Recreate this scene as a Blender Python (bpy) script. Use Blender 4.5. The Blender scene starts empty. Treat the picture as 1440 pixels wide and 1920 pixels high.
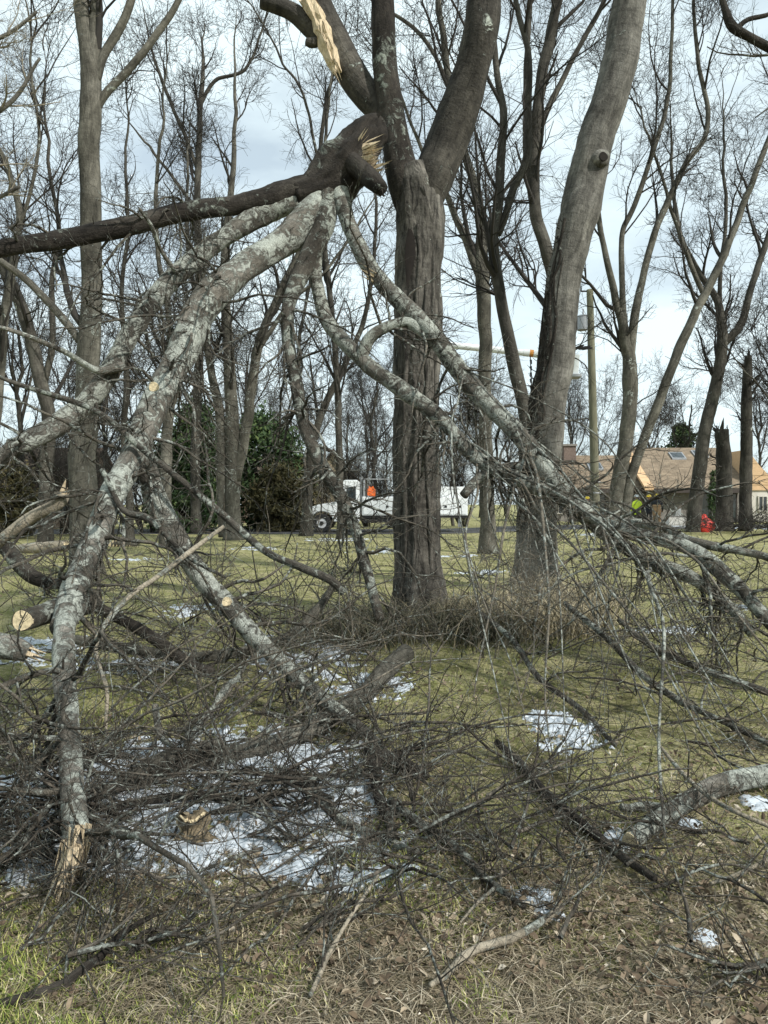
import bpy, math, random
import numpy as np
from mathutils import Vector, Matrix

# ------------------------------------------------------------------ camera, sky, sun, exposure
SC = bpy.context.scene
COL = SC.collection
CAM_H, FPX = 1.6, 1387.0
PITCH = -math.atan(15 / FPX)
cd = bpy.data.cameras.new('camera'); cam = bpy.data.objects.new('camera', cd); COL.objects.link(cam)
cd.sensor_fit = 'VERTICAL'; cd.sensor_height = 36; cd.lens = 26; cd.clip_start = 0.05; cd.clip_end = 3000
cam.location = (0, 0, CAM_H); cam.rotation_euler = (math.pi / 2 + PITCH, 0, 0)
SC.camera = cam
SUN_DIR = Vector((0.62, -0.52, 0.66)).normalized()
world = bpy.data.worlds.new('World'); SC.world = world; world.use_nodes = True
wt = world.node_tree; wt.nodes.clear()
wo = wt.nodes.new('ShaderNodeOutputWorld'); bg = wt.nodes.new('ShaderNodeBackground')
sky = wt.nodes.new('ShaderNodeTexSky'); sky.sky_type = 'NISHITA'; sky.sun_disc = False
sky.sun_elevation = math.asin(SUN_DIR.z); sky.sun_rotation = math.atan2(SUN_DIR.x, SUN_DIR.y)
sky.air_density = 1.0; sky.dust_density = 1.5
bg.inputs['Strength'].default_value = 0.10
tc = wt.nodes.new('ShaderNodeTexCoord'); mp = wt.nodes.new('ShaderNodeMapping')
mp.inputs['Scale'].default_value = (1.2, 1.2, 3.2)
cn = wt.nodes.new('ShaderNodeTexNoise'); cn.inputs['Scale'].default_value = 1.6; cn.inputs['Detail'].default_value = 6
cn.inputs['Roughness'].default_value = 0.55
cr = wt.nodes.new('ShaderNodeValToRGB')
cr.color_ramp.elements[0].position = 0.38; cr.color_ramp.elements[0].color = (0.52, 0.52, 0.52, 1)
cr.color_ramp.elements[1].position = 0.56; cr.color_ramp.elements[1].color = (0.98, 0.98, 0.98, 1)
mx = wt.nodes.new('ShaderNodeMix'); mx.data_type = 'RGBA'
mx.inputs[7].default_value = (8.2, 9.6, 10.0, 1)
L = wt.links.new
L(tc.outputs['Generated'], mp.inputs['Vector']); L(mp.outputs['Vector'], cn.inputs['Vector'])
L(cn.outputs['Fac'], cr.inputs['Fac']); L(cr.outputs['Color'], mx.inputs[0])
L(sky.outputs['Color'], mx.inputs[6]); L(mx.outputs[2], bg.inputs['Color']); L(bg.outputs[0], wo.inputs['Surface'])
sd = bpy.data.lights.new('sun', 'SUN'); sun = bpy.data.objects.new('sun', sd); COL.objects.link(sun)
sd.energy = 4.0; sd.angle = math.radians(2.0); sd.color = (1.0, 0.965, 0.91)
sun.rotation_euler = SUN_DIR.to_track_quat('Z', 'Y').to_euler()
SC.view_settings.view_transform = 'Standard'; SC.view_settings.look = 'None'
SC.view_settings.exposure = 0.27; SC.view_settings.gamma = 1.0; SC.view_settings.use_curve_mapping = False
SC.render.engine = 'CYCLES'
SC.cycles.use_denoising = True
SC.cycles.debug_use_spatial_splits = True
SC.cycles.max_bounces = 4; SC.cycles.diffuse_bounces = 2; SC.cycles.glossy_bounces = 2
SC.cycles.transmission_bounces = 3; SC.cycles.transparent_max_bounces = 4

# ------------------------------------------------------------------ helpers
RNG = np.random.default_rng(7)
CP, SP = math.cos(PITCH), math.sin(PITCH)


def at(px, py, D):
    """world point seen at photo pixel (px, py) at distance D along +Y"""
    a = (px - 720) / FPX; b = -(py - 960) / FPX
    d = np.array([a, CP - b * SP, SP + b * CP])
    return np.array([0, 0, CAM_H]) + d * (D / d[1])


_perm = np.random.default_rng(3).random(1 << 16)


def noise3(p):
    """vectorised value noise, -1..1"""
    p = np.asarray(p, float); i = np.floor(p).astype(np.int64); f = p - i; f = f * f * (3 - 2 * f)
    out = 0
    for dx in (0, 1):
        for dy in (0, 1):
            for dz in (0, 1):
                h = ((i[..., 0] + dx) * 73856093 ^ (i[..., 1] + dy) * 19349663 ^ (i[..., 2] + dz) * 83492791) & 0xffff
                w = (f[..., 0] if dx else 1 - f[..., 0]) * (f[..., 1] if dy else 1 - f[..., 1]) * (f[..., 2] if dz else 1 - f[..., 2])
                out = out + w * _perm[h]
    return out * 2 - 1


def n2(x, y, s=1.0, o=0.0):
    x = np.asarray(x, float) * s + o; y = np.asarray(y, float) * s + o
    return noise3(np.stack([x, y, np.full_like(x, o)], -1))


def sstep(a, b, x):
    t = np.clip((np.asarray(x, float) - a) / (b - a), 0, 1); return t * t * (3 - 2 * t)


def gz(x, y):
    x = np.asarray(x, float); y = np.asarray(y, float)
    near = 1 - sstep(20, 40, y)
    z = (0.035 * n2(x, y, 0.45, 3.1) + 0.014 * n2(x, y, 1.9, 7.7) + 0.008 * n2(x, y, 5.3, 1.3)) * (0.25 + 0.75 * near)
    z = z + 0.28 * sstep(24, 40, y) * sstep(2, 12, x)
    return z


def norm(v):
    return v / np.maximum(np.linalg.norm(v, axis=-1, keepdims=True), 1e-9)


def put(o, parent=None):
    COL.objects.link(o)
    if parent is not None: o.parent = parent
    return o


def tag(o, label=None, cat=None, group=None, kind=None):
    if label: o['label'] = label
    if cat: o['category'] = cat
    if group: o['group'] = group
    if kind: o['kind'] = kind
    return o


def empty(name, loc=(0, 0, 0), rz=0.0):
    o = bpy.data.objects.new(name, None); o.empty_display_size = 0.2
    o.location = loc; o.rotation_euler = (0, 0, rz); return put(o)


def mesh_np(name, V, faces_idx, loop_totals, mat, parent=None, origin=(0, 0, 0), bark=None, tint=None, smooth=True):
    me = bpy.data.meshes.new(name)
    V = np.asarray(V, np.float32) - np.asarray(origin, np.float32)
    me.vertices.add(len(V)); me.vertices.foreach_set('co', V.ravel())
    me.loops.add(len(faces_idx)); me.loops.foreach_set('vertex_index', np.asarray(faces_idx, np.int32))
    lt = np.asarray(loop_totals, np.int32); ls = np.concatenate([[0], np.cumsum(lt)[:-1]]).astype(np.int32)
    me.polygons.add(len(lt)); me.polygons.foreach_set('loop_start', ls)
    me.polygons.foreach_set('use_smooth', np.full(len(lt), smooth))
    if bark is not None:
        a = me.attributes.new('bark', 'FLOAT_VECTOR', 'POINT'); a.data.foreach_set('vector', np.asarray(bark, np.float32).ravel())
    if tint is not None:
        a = me.attributes.new('tint', 'FLOAT', 'POINT'); a.data.foreach_set('value', np.asarray(tint, np.float32).ravel())
    me.update(calc_edges=True); me.validate()
    if mat is not None: me.materials.append(mat)
    o = bpy.data.objects.new(name, me)
    put(o, parent)
    if parent is None: o.location = origin
    return o


class Tubes:
    def __init__(self): self.g = {}

    def add(self, P, R, k=3, rough=0.0, freq=6.0, cap=False):
        P = np.asarray(P, float); R = np.asarray(R, float)
        if P.ndim == 2: P = P[None]; R = R[None]
        if len(P): self.g.setdefault((P.shape[1], k, rough, freq, cap), []).append((P, R))
        return self

    def build(self, name, mat, parent=None, origin=(0, 0, 0), deform=None):
        Vs, Bs, Fs, Ls = [], [], [], []; off = 0
        for (n, k, rough, freq, cap), lst in self.g.items():
            P = np.concatenate([a for a, _ in lst]); R = np.concatenate([b for _, b in lst]); B = len(P)
            T = norm(np.gradient(P, axis=1))
            ref = np.where(np.abs(T[:, :1, 2:3]) > 0.9, np.array([1.0, 0, 0]), np.array([0, 0, 1.0]))[:, 0]
            N = np.empty_like(P); c = norm(np.cross(T[:, 0], ref)); N[:, 0] = c
            for i in range(1, n):
                c = norm(c - (c * T[:, i]).sum(-1, keepdims=True) * T[:, i]); N[:, i] = c
            Bn = np.cross(T, N)
            th = np.arange(k) * 2 * math.pi / k
            ln = np.concatenate([np.zeros((B, 1)), np.cumsum(np.linalg.norm(np.diff(P, axis=1), axis=-1), 1)], 1)
            ro = RNG.random((B, 1, 1)) * 50
            Rk = np.repeat(R[:, :, None], k, 2)
            bk = np.stack([Rk * np.cos(th), Rk * np.sin(th), np.repeat(ln[:, :, None], k, 2) + ro], -1)
            if rough:
                q = bk * np.array([1, 1, 0.45])
                Rk = Rk * (1 + rough * (noise3(q * freq) + 0.6 * noise3(q * freq * 2.3 + 9) + 0.35 * noise3(bk * freq * 5 + 4)))
            if deform: Rk = deform(Rk, th, ln)
            if k >= 40:
                rd = 1 - np.abs(noise3(bk * np.array([11, 11, 1.1]) + 0.6 * noise3(bk * 3)[..., None]) * 1.6)
                r2 = 1 - np.abs(noise3(bk * np.array([24, 24, 3.5]) + 7) * 1.6)
                Rk = Rk * (1 + 0.045 * rd + 0.02 * r2)
            V = P[:, :, None] + Rk[..., None] * (np.cos(th)[:, None] * N[:, :, None] + np.sin(th)[:, None] * Bn[:, :, None])
            idx = np.arange(B * n * k).reshape(B, n, k) + off
            a = idx[:, :-1]; b = idx[:, 1:]
            F = np.stack([a, np.roll(a, -1, 2), np.roll(b, -1, 2), b], -1).reshape(-1)
            Fs.append(F); Ls.append(np.full(len(F) // 4, 4))
            if cap:
                Fs.append(idx[:, 0, ::-1].reshape(-1)); Ls.append(np.full(B, k))
                Fs.append(idx[:, -1].reshape(-1)); Ls.append(np.full(B, k))
            Vs.append(V.reshape(-1, 3)); Bs.append(bk.reshape(-1, 3)); off += B * n * k
        if not Vs: return None
        return mesh_np(name, np.concatenate(Vs), np.concatenate(Fs), np.concatenate(Ls), mat, parent, origin, np.concatenate(Bs))


def resample(P, R, n):
    """Catmull-Rom through control points, n samples evenly spread over chord length"""
    P = np.asarray(P, float); R = np.asarray(R, float)
    c = np.concatenate([[0], np.cumsum(np.linalg.norm(np.diff(P, axis=0), axis=1))])
    Q = np.vstack([2 * P[0] - P[1], P, 2 * P[-1] - P[-2]])
    s = np.linspace(0, c[-1], n); j = np.clip(np.searchsorted(c, s, 'right') - 1, 0, len(P) - 2)
    t = ((s - c[j]) / np.maximum(c[j + 1] - c[j], 1e-9))[:, None]
    p0, p1, p2, p3 = Q[j], Q[j + 1], Q[j + 2], Q[j + 3]
    out = 0.5 * (2 * p1 + (p2 - p0) * t + (2 * p0 - 5 * p1 + 4 * p2 - p3) * t ** 2 + (3 * p1 - p0 - 3 * p2 + p3) * t ** 3)
    return out, np.interp(s, c, R)


def trace(pts, n=None, wob=0.0, D=None):
    """pts: (px, py, D, width_px) or (px, py, width_px) with D given"""
    if D is not None: pts = [(p[0], p[1], D, p[2]) for p in pts]
    P = np.array([at(p[0], p[1], p[2]) for p in pts]); R = np.array([p[3] / 2 / FPX * p[2] for p in pts])
    ln = np.linalg.norm(np.diff(P, axis=0), axis=1).sum()
    if n is None: n = int(max(10, min(90, ln / max(0.06, R.mean() * 0.55))))
    P, R = resample(P, R, n)
    if wob:
        s = np.linspace(0, ln * 1.4, n)
        o = RNG.random(3) * 90
        P = P + wob * np.stack([noise3(np.stack([s + o[i], s * 0 + o[i], s * 0], -1)) for i in range(3)], -1)
    return P, R


def grow(rng, P, R, count, t=(0.2, 1.0), ang=(30, 60), ln=(0.5, 1.0), ratio=0.6, rr=(0.002, 0.03), n=5, wig=0.2, trop=(0, 0, 0.1), tip=0.35, floor=None, side=None):
    B, m = P.shape[:2]
    seg = np.linalg.norm(np.diff(P, axis=1), axis=-1).sum(1)
    i = rng.choice(B, count, p=seg / seg.sum())
    u = t[0] + (t[1] - t[0]) * rng.random(count)
    x = u * (m - 1); a = np.minimum(x.astype(int), m - 2); f = (x - a)[:, None]
    p = P[i, a] * (1 - f) + P[i, a + 1] * f; T = norm(P[i, a + 1] - P[i, a])
    r = R[i, a] * (1 - f[:, 0]) + R[i, a + 1] * f[:, 0]
    q = rng.normal(size=(count, 3))
    if side is not None: q = q + np.asarray(side)
    q = norm(q - (q * T).sum(-1, keepdims=True) * T)
    an = np.radians(ang[0] + (ang[1] - ang[0]) * rng.random(count))[:, None]
    d = np.cos(an) * T + np.sin(an) * q
    le = (ln[0] + (ln[1] - ln[0]) * rng.random(count) ** 1.4) * (1.1 - 0.45 * u)
    r0 = np.clip(r * ratio * (0.6 + 0.5 * rng.random(count)), rr[0], rr[1])
    out = np.empty((count, n, 3)); out[:, 0] = p
    st = (le / (n - 1))[:, None]; tr = np.asarray(trop, float)
    for s in range(1, n):
        d = norm(d + wig * rng.normal(size=(count, 3)) + tr)
        p = p + d * st
        if floor is not None:
            g = gz(p[:, 0], p[:, 1]) + floor * rng.random(count) + 0.006
            low = p[:, 2] < g
            p[low, 2] = g[low]; d[low, 2] = np.abs(d[low, 2]) * 0.3
        out[:, s] = p
    RR = r0[:, None] * np.linspace(1, tip, n)
    return out, RR


def stack(stems, n=24):
    a = [resample(p, r, n) for p, r in stems]
    return np.stack([x for x, _ in a]), np.stack([y for _, y in a])


# ------------------------------------------------------------------ materials
def nodes(name):
    m = bpy.data.materials.new(name); m.use_nodes = True; nt = m.node_tree
    b = nt.nodes['Principled BSDF']; return m, nt, b


def ramp(nt, stops, inp=None, interp='LINEAR'):
    r = nt.nodes.new('ShaderNodeValToRGB'); r.color_ramp.interpolation = interp
    e = r.color_ramp.elements
    while len(e) < len(stops): e.new(0.5)
    for q, (p, c) in zip(e, stops):
        q.position = p; q.color = (c, c, c, 1) if isinstance(c, (int, float)) else (*c, 1)
    if inp is not None: nt.links.new(inp, r.inputs['Fac'])
    return r.outputs['Color']


def noise(nt, vec, scale, detail=4, rough=0.55, dist=0.0, vscale=None):
    if vscale:
        q = nt.nodes.new('ShaderNodeMapping'); q.inputs['Scale'].default_value = vscale
        nt.links.new(vec, q.inputs['Vector']); vec = q.outputs['Vector']
    n = nt.nodes.new('ShaderNodeTexNoise'); n.inputs['Scale'].default_value = scale; n.inputs['Detail'].default_value = detail
    n.inputs['Roughness'].default_value = rough; n.inputs['Distortion'].default_value = dist
    nt.links.new(vec, n.inputs['Vector']); return n.outputs['Fac']


def mix(nt, fac, a, b, mode='MIX'):
    m = nt.nodes.new('ShaderNodeMix'); m.data_type = 'RGBA'; m.blend_type = mode
    for s, v in ((m.inputs[0], fac), (m.inputs[6], a), (m.inputs[7], b)):
        if isinstance(v, (int, float)): s.default_value = v
        elif isinstance(v, tuple): s.default_value = (*v, 1)
        else: nt.links.new(v, s)
    return m.outputs[2]


def bump(nt, b, h, strength=0.5, dist=0.02):
    n = nt.nodes.new('ShaderNodeBump'); n.inputs['Strength'].default_value = strength; n.inputs['Distance'].default_value = dist
    nt.links.new(h, n.inputs['Height']); nt.links.new(n.outputs['Normal'], b.inputs['Normal'])


def vec(nt, kind='Object'):
    if kind == 'bark':
        a = nt.nodes.new('ShaderNodeAttribute'); a.attribute_name = 'bark'; return a.outputs['Vector']
    t = nt.nodes.new('ShaderNodeTexCoord'); return t.outputs[kind]


def fac_attr(nt, name='tint'):
    a = nt.nodes.new('ShaderNodeAttribute'); a.attribute_name = name; return a.outputs['Fac']


def bark_mat(name, dark, base, pale, lichen=(0.42, 0.45, 0.40), amount=0.5, scale=1.0, ring=0.4, fissure=0.0):
    """amount: lichen cover 0..1"""
    m, nt, b = nodes(name); v = vec(nt, 'bark')
    big = noise(nt, v, 5 * scale, 6, 0.65, 0.3, (1, 1, 0.5))
    col = ramp(nt, [(0.30, dark), (0.5, base), (0.72, pale)], big)
    rings = noise(nt, v, 9 * scale, 5, 0.65, 1.2, (0.7, 0.7, 3.0))
    col = mix(nt, ring, col, ramp(nt, [(0.35, 0.35), (0.55, 1.0), (0.75, 1.25)], rings), 'MULTIPLY')
    h = rings
    if fissure:
        fz = noise(nt, v, 34 * scale, 6, 0.72, 1.2, (1, 1, 0.2))
        fr = ramp(nt, [(0.36, 0.1), (0.5, 0.9), (0.66, 1.5)], fz)
        col = mix(nt, fissure, col, fr, 'MULTIPLY'); h = fz
    lz = noise(nt, v, 11 * scale, 9, 0.72, 0.9)
    lb = noise(nt, v, 2.2 * scale, 2, 0.5)
    add = nt.nodes.new('ShaderNodeMath'); add.operation = 'MULTIPLY_ADD'
    nt.links.new(lb, add.inputs[0]); add.inputs[1].default_value = 0.6; nt.links.new(lz, add.inputs[2])
    th = 1.06 - 0.5 * amount
    lf = ramp(nt, [(th - 0.05, 0.0), (th + 0.02, 0.75), (th + 0.12, 1.0)], add.outputs[0])
    fine = noise(nt, v, 70 * scale, 3, 0.6)
    lc = mix(nt, 1.0, lichen, ramp(nt, [(0.3, 0.45), (0.65, 1.12)], fine), 'MULTIPLY')
    col = mix(nt, lf, col, lc)
    nt.links.new(col, b.inputs['Base Color']); b.inputs['Roughness'].default_value = 0.92
    b.inputs['Specular IOR Level'].default_value = 0.2
    hh = mix(nt, 0.45, h, fine); hh = mix(nt, 0.3, hh, lf)
    bump(nt, b, hh, 1.0, 0.05)
    return m


def plain(name, c, rough=0.6, var=0.25, scale=8.0, metal=0.0, spec=0.4, bmp=0.0, vs=None):
    m, nt, b = nodes(name); v = vec(nt)
    f = noise(nt, v, scale, 5, 0.6, 0.2, vs)
    c = np.array(c)
    col = ramp(nt, [(0.3, tuple(c * (1 - var))), (0.7, tuple(np.minimum(c * (1 + var), 0.95)))], f)
    nt.links.new(col, b.inputs['Base Color']); b.inputs['Roughness'].default_value = rough
    b.inputs['Metallic'].default_value = metal; b.inputs['Specular IOR Level'].default_value = spec
    if bmp: bump(nt, b, f, bmp, 0.02)
    return m


def tint_mat(name, stops, rough=0.8, trans=0.0):
    m, nt, b = nodes(name)
    col = ramp(nt, stops, fac_attr(nt)); f = noise(nt, vec(nt), 30, 3)
    col = mix(nt, 1.0, col, ramp(nt, [(0.3, 0.7), (0.7, 1.15)], f), 'MULTIPLY')
    nt.links.new(col, b.inputs['Base Color']); b.inputs['Roughness'].default_value = rough; b.inputs['Specular IOR Level'].default_value = 0.25
    return m


M = {}
M['bark_main'] = bark_mat('bark_main', (0.018, 0.016, 0.014), (0.089, 0.082, 0.070), (0.210, 0.195, 0.168), amount=0.06, ring=0.35, fissure=0.9, scale=0.42)
M['bark_limb'] = bark_mat('bark_limb', (0.019, 0.017, 0.014), (0.056, 0.051, 0.043), (0.128, 0.117, 0.098), amount=0.1, ring=0.6, fissure=0.5, scale=0.5)
M['bark_grey'] = bark_mat('bark_grey', (0.036, 0.034, 0.029), (0.136, 0.129, 0.113), (0.260, 0.250, 0.220), amount=0.12, ring=0.5, fissure=0.5, scale=0.5)
M['bark_mid'] = bark_mat('bark_mid', (0.036, 0.034, 0.027), (0.104, 0.098, 0.080), (0.195, 0.185, 0.154), amount=0.14, ring=0.4, fissure=0.5, scale=0.45)
M['bark_far'] = bark_mat('bark_far', (0.024, 0.022, 0.018), (0.066, 0.061, 0.051), (0.123, 0.116, 0.097), amount=0.1, ring=0.3, fissure=0.5, scale=0.35)
M['lichen'] = bark_mat('bark_lichen', (0.030, 0.026, 0.021), (0.145, 0.132, 0.109), (0.326, 0.304, 0.263), (0.43, 0.455, 0.40), amount=0.5, ring=0.45, scale=0.9, fissure=0.45)
M['lichen_some'] = bark_mat('bark_lichen_some', (0.021, 0.018, 0.014), (0.072, 0.064, 0.052), (0.170, 0.155, 0.128), (0.36, 0.385, 0.335), amount=0.42, ring=0.45, scale=0.9, fissure=0.5)
M['lichen_mid'] = bark_mat('bark_lichen_mid', (0.027, 0.024, 0.019), (0.104, 0.095, 0.079), (0.250, 0.233, 0.198), (0.42, 0.44, 0.385), amount=0.52, ring=0.4, scale=1.0, fissure=0.4)
M['dark_bark'] = bark_mat('bark_dark', (0.012, 0.010, 0.008), (0.034, 0.029, 0.024), (0.090, 0.081, 0.067), (0.3, 0.325, 0.28), amount=0.22, ring=0.5, fissure=0.5, scale=0.7)
M['twig'] = bark_mat('bark_twig', (0.022, 0.019, 0.015), (0.068, 0.060, 0.047), (0.240, 0.215, 0.175), amount=0.38)
M['twig_brush'] = bark_mat('bark_twig_brush', (0.018, 0.015, 0.012), (0.062, 0.053, 0.042), (0.284, 0.252, 0.205), amount=0.38)
M['twig_grey'] = bark_mat('bark_twig_grey', (0.05, 0.042, 0.032), (0.15, 0.13, 0.1), (0.3, 0.27, 0.215), amount=0.4)
M['twig_far'] = plain('bark_twig_far', (0.028, 0.025, 0.021), 0.95, 0.35, 3)
M['pale_twig'] = bark_mat('bark_pale', (0.16, 0.14, 0.105), (0.31, 0.27, 0.205), (0.42, 0.375, 0.295), amount=0.35)
M['wood'] = plain('torn_wood', (0.52, 0.42, 0.28), 0.8, 0.4, 60, bmp=0.9, vs=(1, 1, 0.12))
M['wood_grey'] = plain('weathered_wood', (0.17, 0.135, 0.085), 0.85, 0.5, 25, bmp=0.8)
M['cut'] = plain('sawn_wood', (0.56, 0.46, 0.29), 0.8, 0.28, 45, bmp=0.5)
M['hollow'] = plain('hollow_shade', (0.012, 0.009, 0.007), 1.0, 0.3, 20)  # near-black colour stands for the shade inside hollow and knothole
M['snow'] = plain('snow', (0.50, 0.545, 0.585), 0.6, 0.25, 18, bmp=0.35)
M['white'] = plain('white_paint', (0.72, 0.75, 0.76), 0.35, 0.06, 4)
M['black'] = plain('black_rubber', (0.015, 0.015, 0.016), 0.7, 0.2, 9)
M['steel'] = plain('grey_steel', (0.32, 0.33, 0.34), 0.45, 0.15, 9, metal=0.4)
M['rim'] = plain('wheel_rim', (0.6, 0.61, 0.62), 0.4, 0.1, 9)
M['glass'] = plain('window_glass', (0.03, 0.04, 0.045), 0.08, 0.1, 3, spec=0.7)
M['orange'] = plain('orange_fabric', (0.85, 0.16, 0.03), 0.7, 0.15, 9)
M['dull_orange'] = plain('dull_orange', (0.6, 0.26, 0.06), 0.6, 0.2, 9)
M['hivis'] = plain('hi_vis_yellow', (0.62, 0.80, 0.06), 0.7, 0.12, 9)
M['yellow'] = plain('yellow_helmet', (0.80, 0.58, 0.03), 0.35, 0.06, 9)
M['navy'] = plain('navy_cloth', (0.02, 0.022, 0.03), 0.85, 0.3, 9)
M['tan'] = plain('tan_cloth', (0.33, 0.21, 0.12), 0.85, 0.2, 9)
M['skin'] = plain('skin', (0.45, 0.28, 0.2), 0.6, 0.1, 9)
M['hair'] = plain('brown_hair', (0.05, 0.03, 0.02), 0.8, 0.2, 30)
M['red'] = plain('red_plastic', (0.65, 0.05, 0.035), 0.5, 0.2, 9)
M['pole'] = plain('treated_pole', (0.155, 0.15, 0.10), 0.9, 0.3, 14, bmp=0.4, vs=(1, 1, 0.1))
M['stucco'] = plain('pale_wall', (0.55, 0.52, 0.46), 0.9, 0.1, 3)
M['stone_wall'] = plain('grey_wall', (0.2, 0.185, 0.165), 0.9, 0.2, 5)
M['darkwood'] = plain('dark_trim', (0.05, 0.04, 0.035), 0.8, 0.25, 5)
M['brown_wall'] = plain('brown_boards', (0.115, 0.085, 0.062), 0.9, 0.3, 5, vs=(0.3, 0.3, 6))
M['brown_roof'] = plain('brown_roof', (0.095, 0.07, 0.052), 0.95, 0.3, 8)
M['tan_wall'] = plain('tan_siding', (0.50, 0.42, 0.30), 0.9, 0.12, 6)
M['brick'] = plain('chimney_brick', (0.16, 0.12, 0.10), 0.95, 0.35, 12)
M['cedar'] = plain('cedar_shake', (0.56, 0.38, 0.22), 0.85, 0.15, 6, vs=(1, 1, 4))
M['asphalt'] = plain('asphalt', (0.06, 0.06, 0.06), 0.95, 0.25, 6)


def shingle_mat():
    m, nt, b = nodes('brown_shingles'); v = vec(nt)
    br = nt.nodes.new('ShaderNodeTexBrick'); nt.links.new(v, br.inputs['Vector'])
    br.inputs['Scale'].default_value = 1.0; br.inputs['Brick Width'].default_value = 0.5; br.inputs['Row Height'].default_value = 0.16
    br.inputs['Mortar Size'].default_value = 0.012; br.inputs['Color1'].default_value = (0.25, 0.197, 0.135, 1)
    br.inputs['Color2'].default_value = (0.17, 0.133, 0.09, 1); br.inputs['Mortar'].default_value = (0.12, 0.075, 0.05, 1)
    f = noise(nt, v, 1.3, 5)
    col = mix(nt, 1.0, br.outputs['Color'], ramp(nt, [(0.3, 0.8), (0.7, 1.2)], f), 'MULTIPLY')
    nt.links.new(col, b.inputs['Base Color']); b.inputs['Roughness'].default_value = 0.95
    return m


M['shingle'] = shingle_mat()
M['leaf'] = tint_mat('dead_leaf', [(0.0, (0.07, 0.048, 0.032)), (0.4, (0.18, 0.135, 0.09)), (0.72, (0.33, 0.27, 0.19)), (1.0, (0.58, 0.52, 0.42))])
M['grass'] = tint_mat('grass_blade', [(0.0, (0.07, 0.11, 0.018)), (0.4, (0.19, 0.24, 0.045)), (0.62, (0.37, 0.36, 0.11)), (1.0, (0.58, 0.51, 0.31))])
M['straw'] = tint_mat('dead_straw', [(0.0, (0.07, 0.055, 0.035)), (0.5, (0.25, 0.205, 0.135)), (1.0, (0.55, 0.48, 0.36))])
M['strap'] = tint_mat('strap_leaf', [(0.0, (0.04, 0.052, 0.034)), (0.45, (0.12, 0.11, 0.072)), (0.7, (0.30, 0.25, 0.155)), (1.0, (0.52, 0.45, 0.30))])
M['needle'] = tint_mat('evergreen_leaf', [(0.0, (0.022, 0.042, 0.018)), (0.6, (0.055, 0.095, 0.036)), (1.0, (0.11, 0.15, 0.05))])
M['scrub'] = tint_mat('scrub_leaf', [(0.0, (0.03, 0.032, 0.016)), (0.6, (0.085, 0.076, 0.034)), (1.0, (0.15, 0.12, 0.055))])


def ground_mat():
    m, nt, b = nodes('ground_soil_turf'); v = vec(nt)
    big = noise(nt, v, 0.33, 4, 0.6, 0.3); mid = noise(nt, v, 1.7, 5, 0.65, 0.3); fine = noise(nt, v, 22, 5, 0.7); vf = noise(nt, v, 75, 3, 0.7)
    soil = ramp(nt, [(0.3, (0.03, 0.024, 0.016)), (0.5, (0.075, 0.062, 0.036)), (0.68, (0.19, 0.155, 0.09))], fine)
    turf = ramp(nt, [(0.30, (0.075, 0.088, 0.028)), (0.46, (0.225, 0.225, 0.083)), (0.60, (0.46, 0.41, 0.24))], mix(nt, 0.4, fine, mid))
    sep = nt.nodes.new('ShaderNodeSeparateXYZ'); nt.links.new(v, sep.inputs[0])
    mr = nt.nodes.new('ShaderNodeMapRange'); mr.inputs['From Min'].default_value = 5.5; mr.inputs['From Max'].default_value = 11
    mr.inputs['To Min'].default_value = 0.05; mr.inputs['To Max'].default_value = 0.24
    nt.links.new(sep.outputs['Y'], mr.inputs['Value'])
    a = nt.nodes.new('ShaderNodeMath'); a.operation = 'ADD'; nt.links.new(mr.outputs[0], a.inputs[0]); nt.links.new(mid, a.inputs[1])
    a2 = nt.nodes.new('ShaderNodeMath'); a2.operation = 'MULTIPLY_ADD'; nt.links.new(big, a2.inputs[0]); a2.inputs[1].default_value = 0.5; nt.links.new(a.outputs[0], a2.inputs[2])
    f = ramp(nt, [(0.58, 0.0), (0.78, 1.0)], a2.outputs[0])
    col = mix(nt, f, soil, turf)
    col = mix(nt, 0.55, col, ramp(nt, [(0.3, 0.5), (0.7, 1.35)], vf), 'MULTIPLY')
    nt.links.new(col, b.inputs['Base Color']); b.inputs['Roughness'].default_value = 0.97; b.inputs['Specular IOR Level'].default_value = 0.15
    bump(nt, b, mix(nt, 0.5, fine, vf), 1.0, 0.05)
    return m


M['ground'] = ground_mat()

# ------------------------------------------------------------------ box / prism builders for made things


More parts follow.
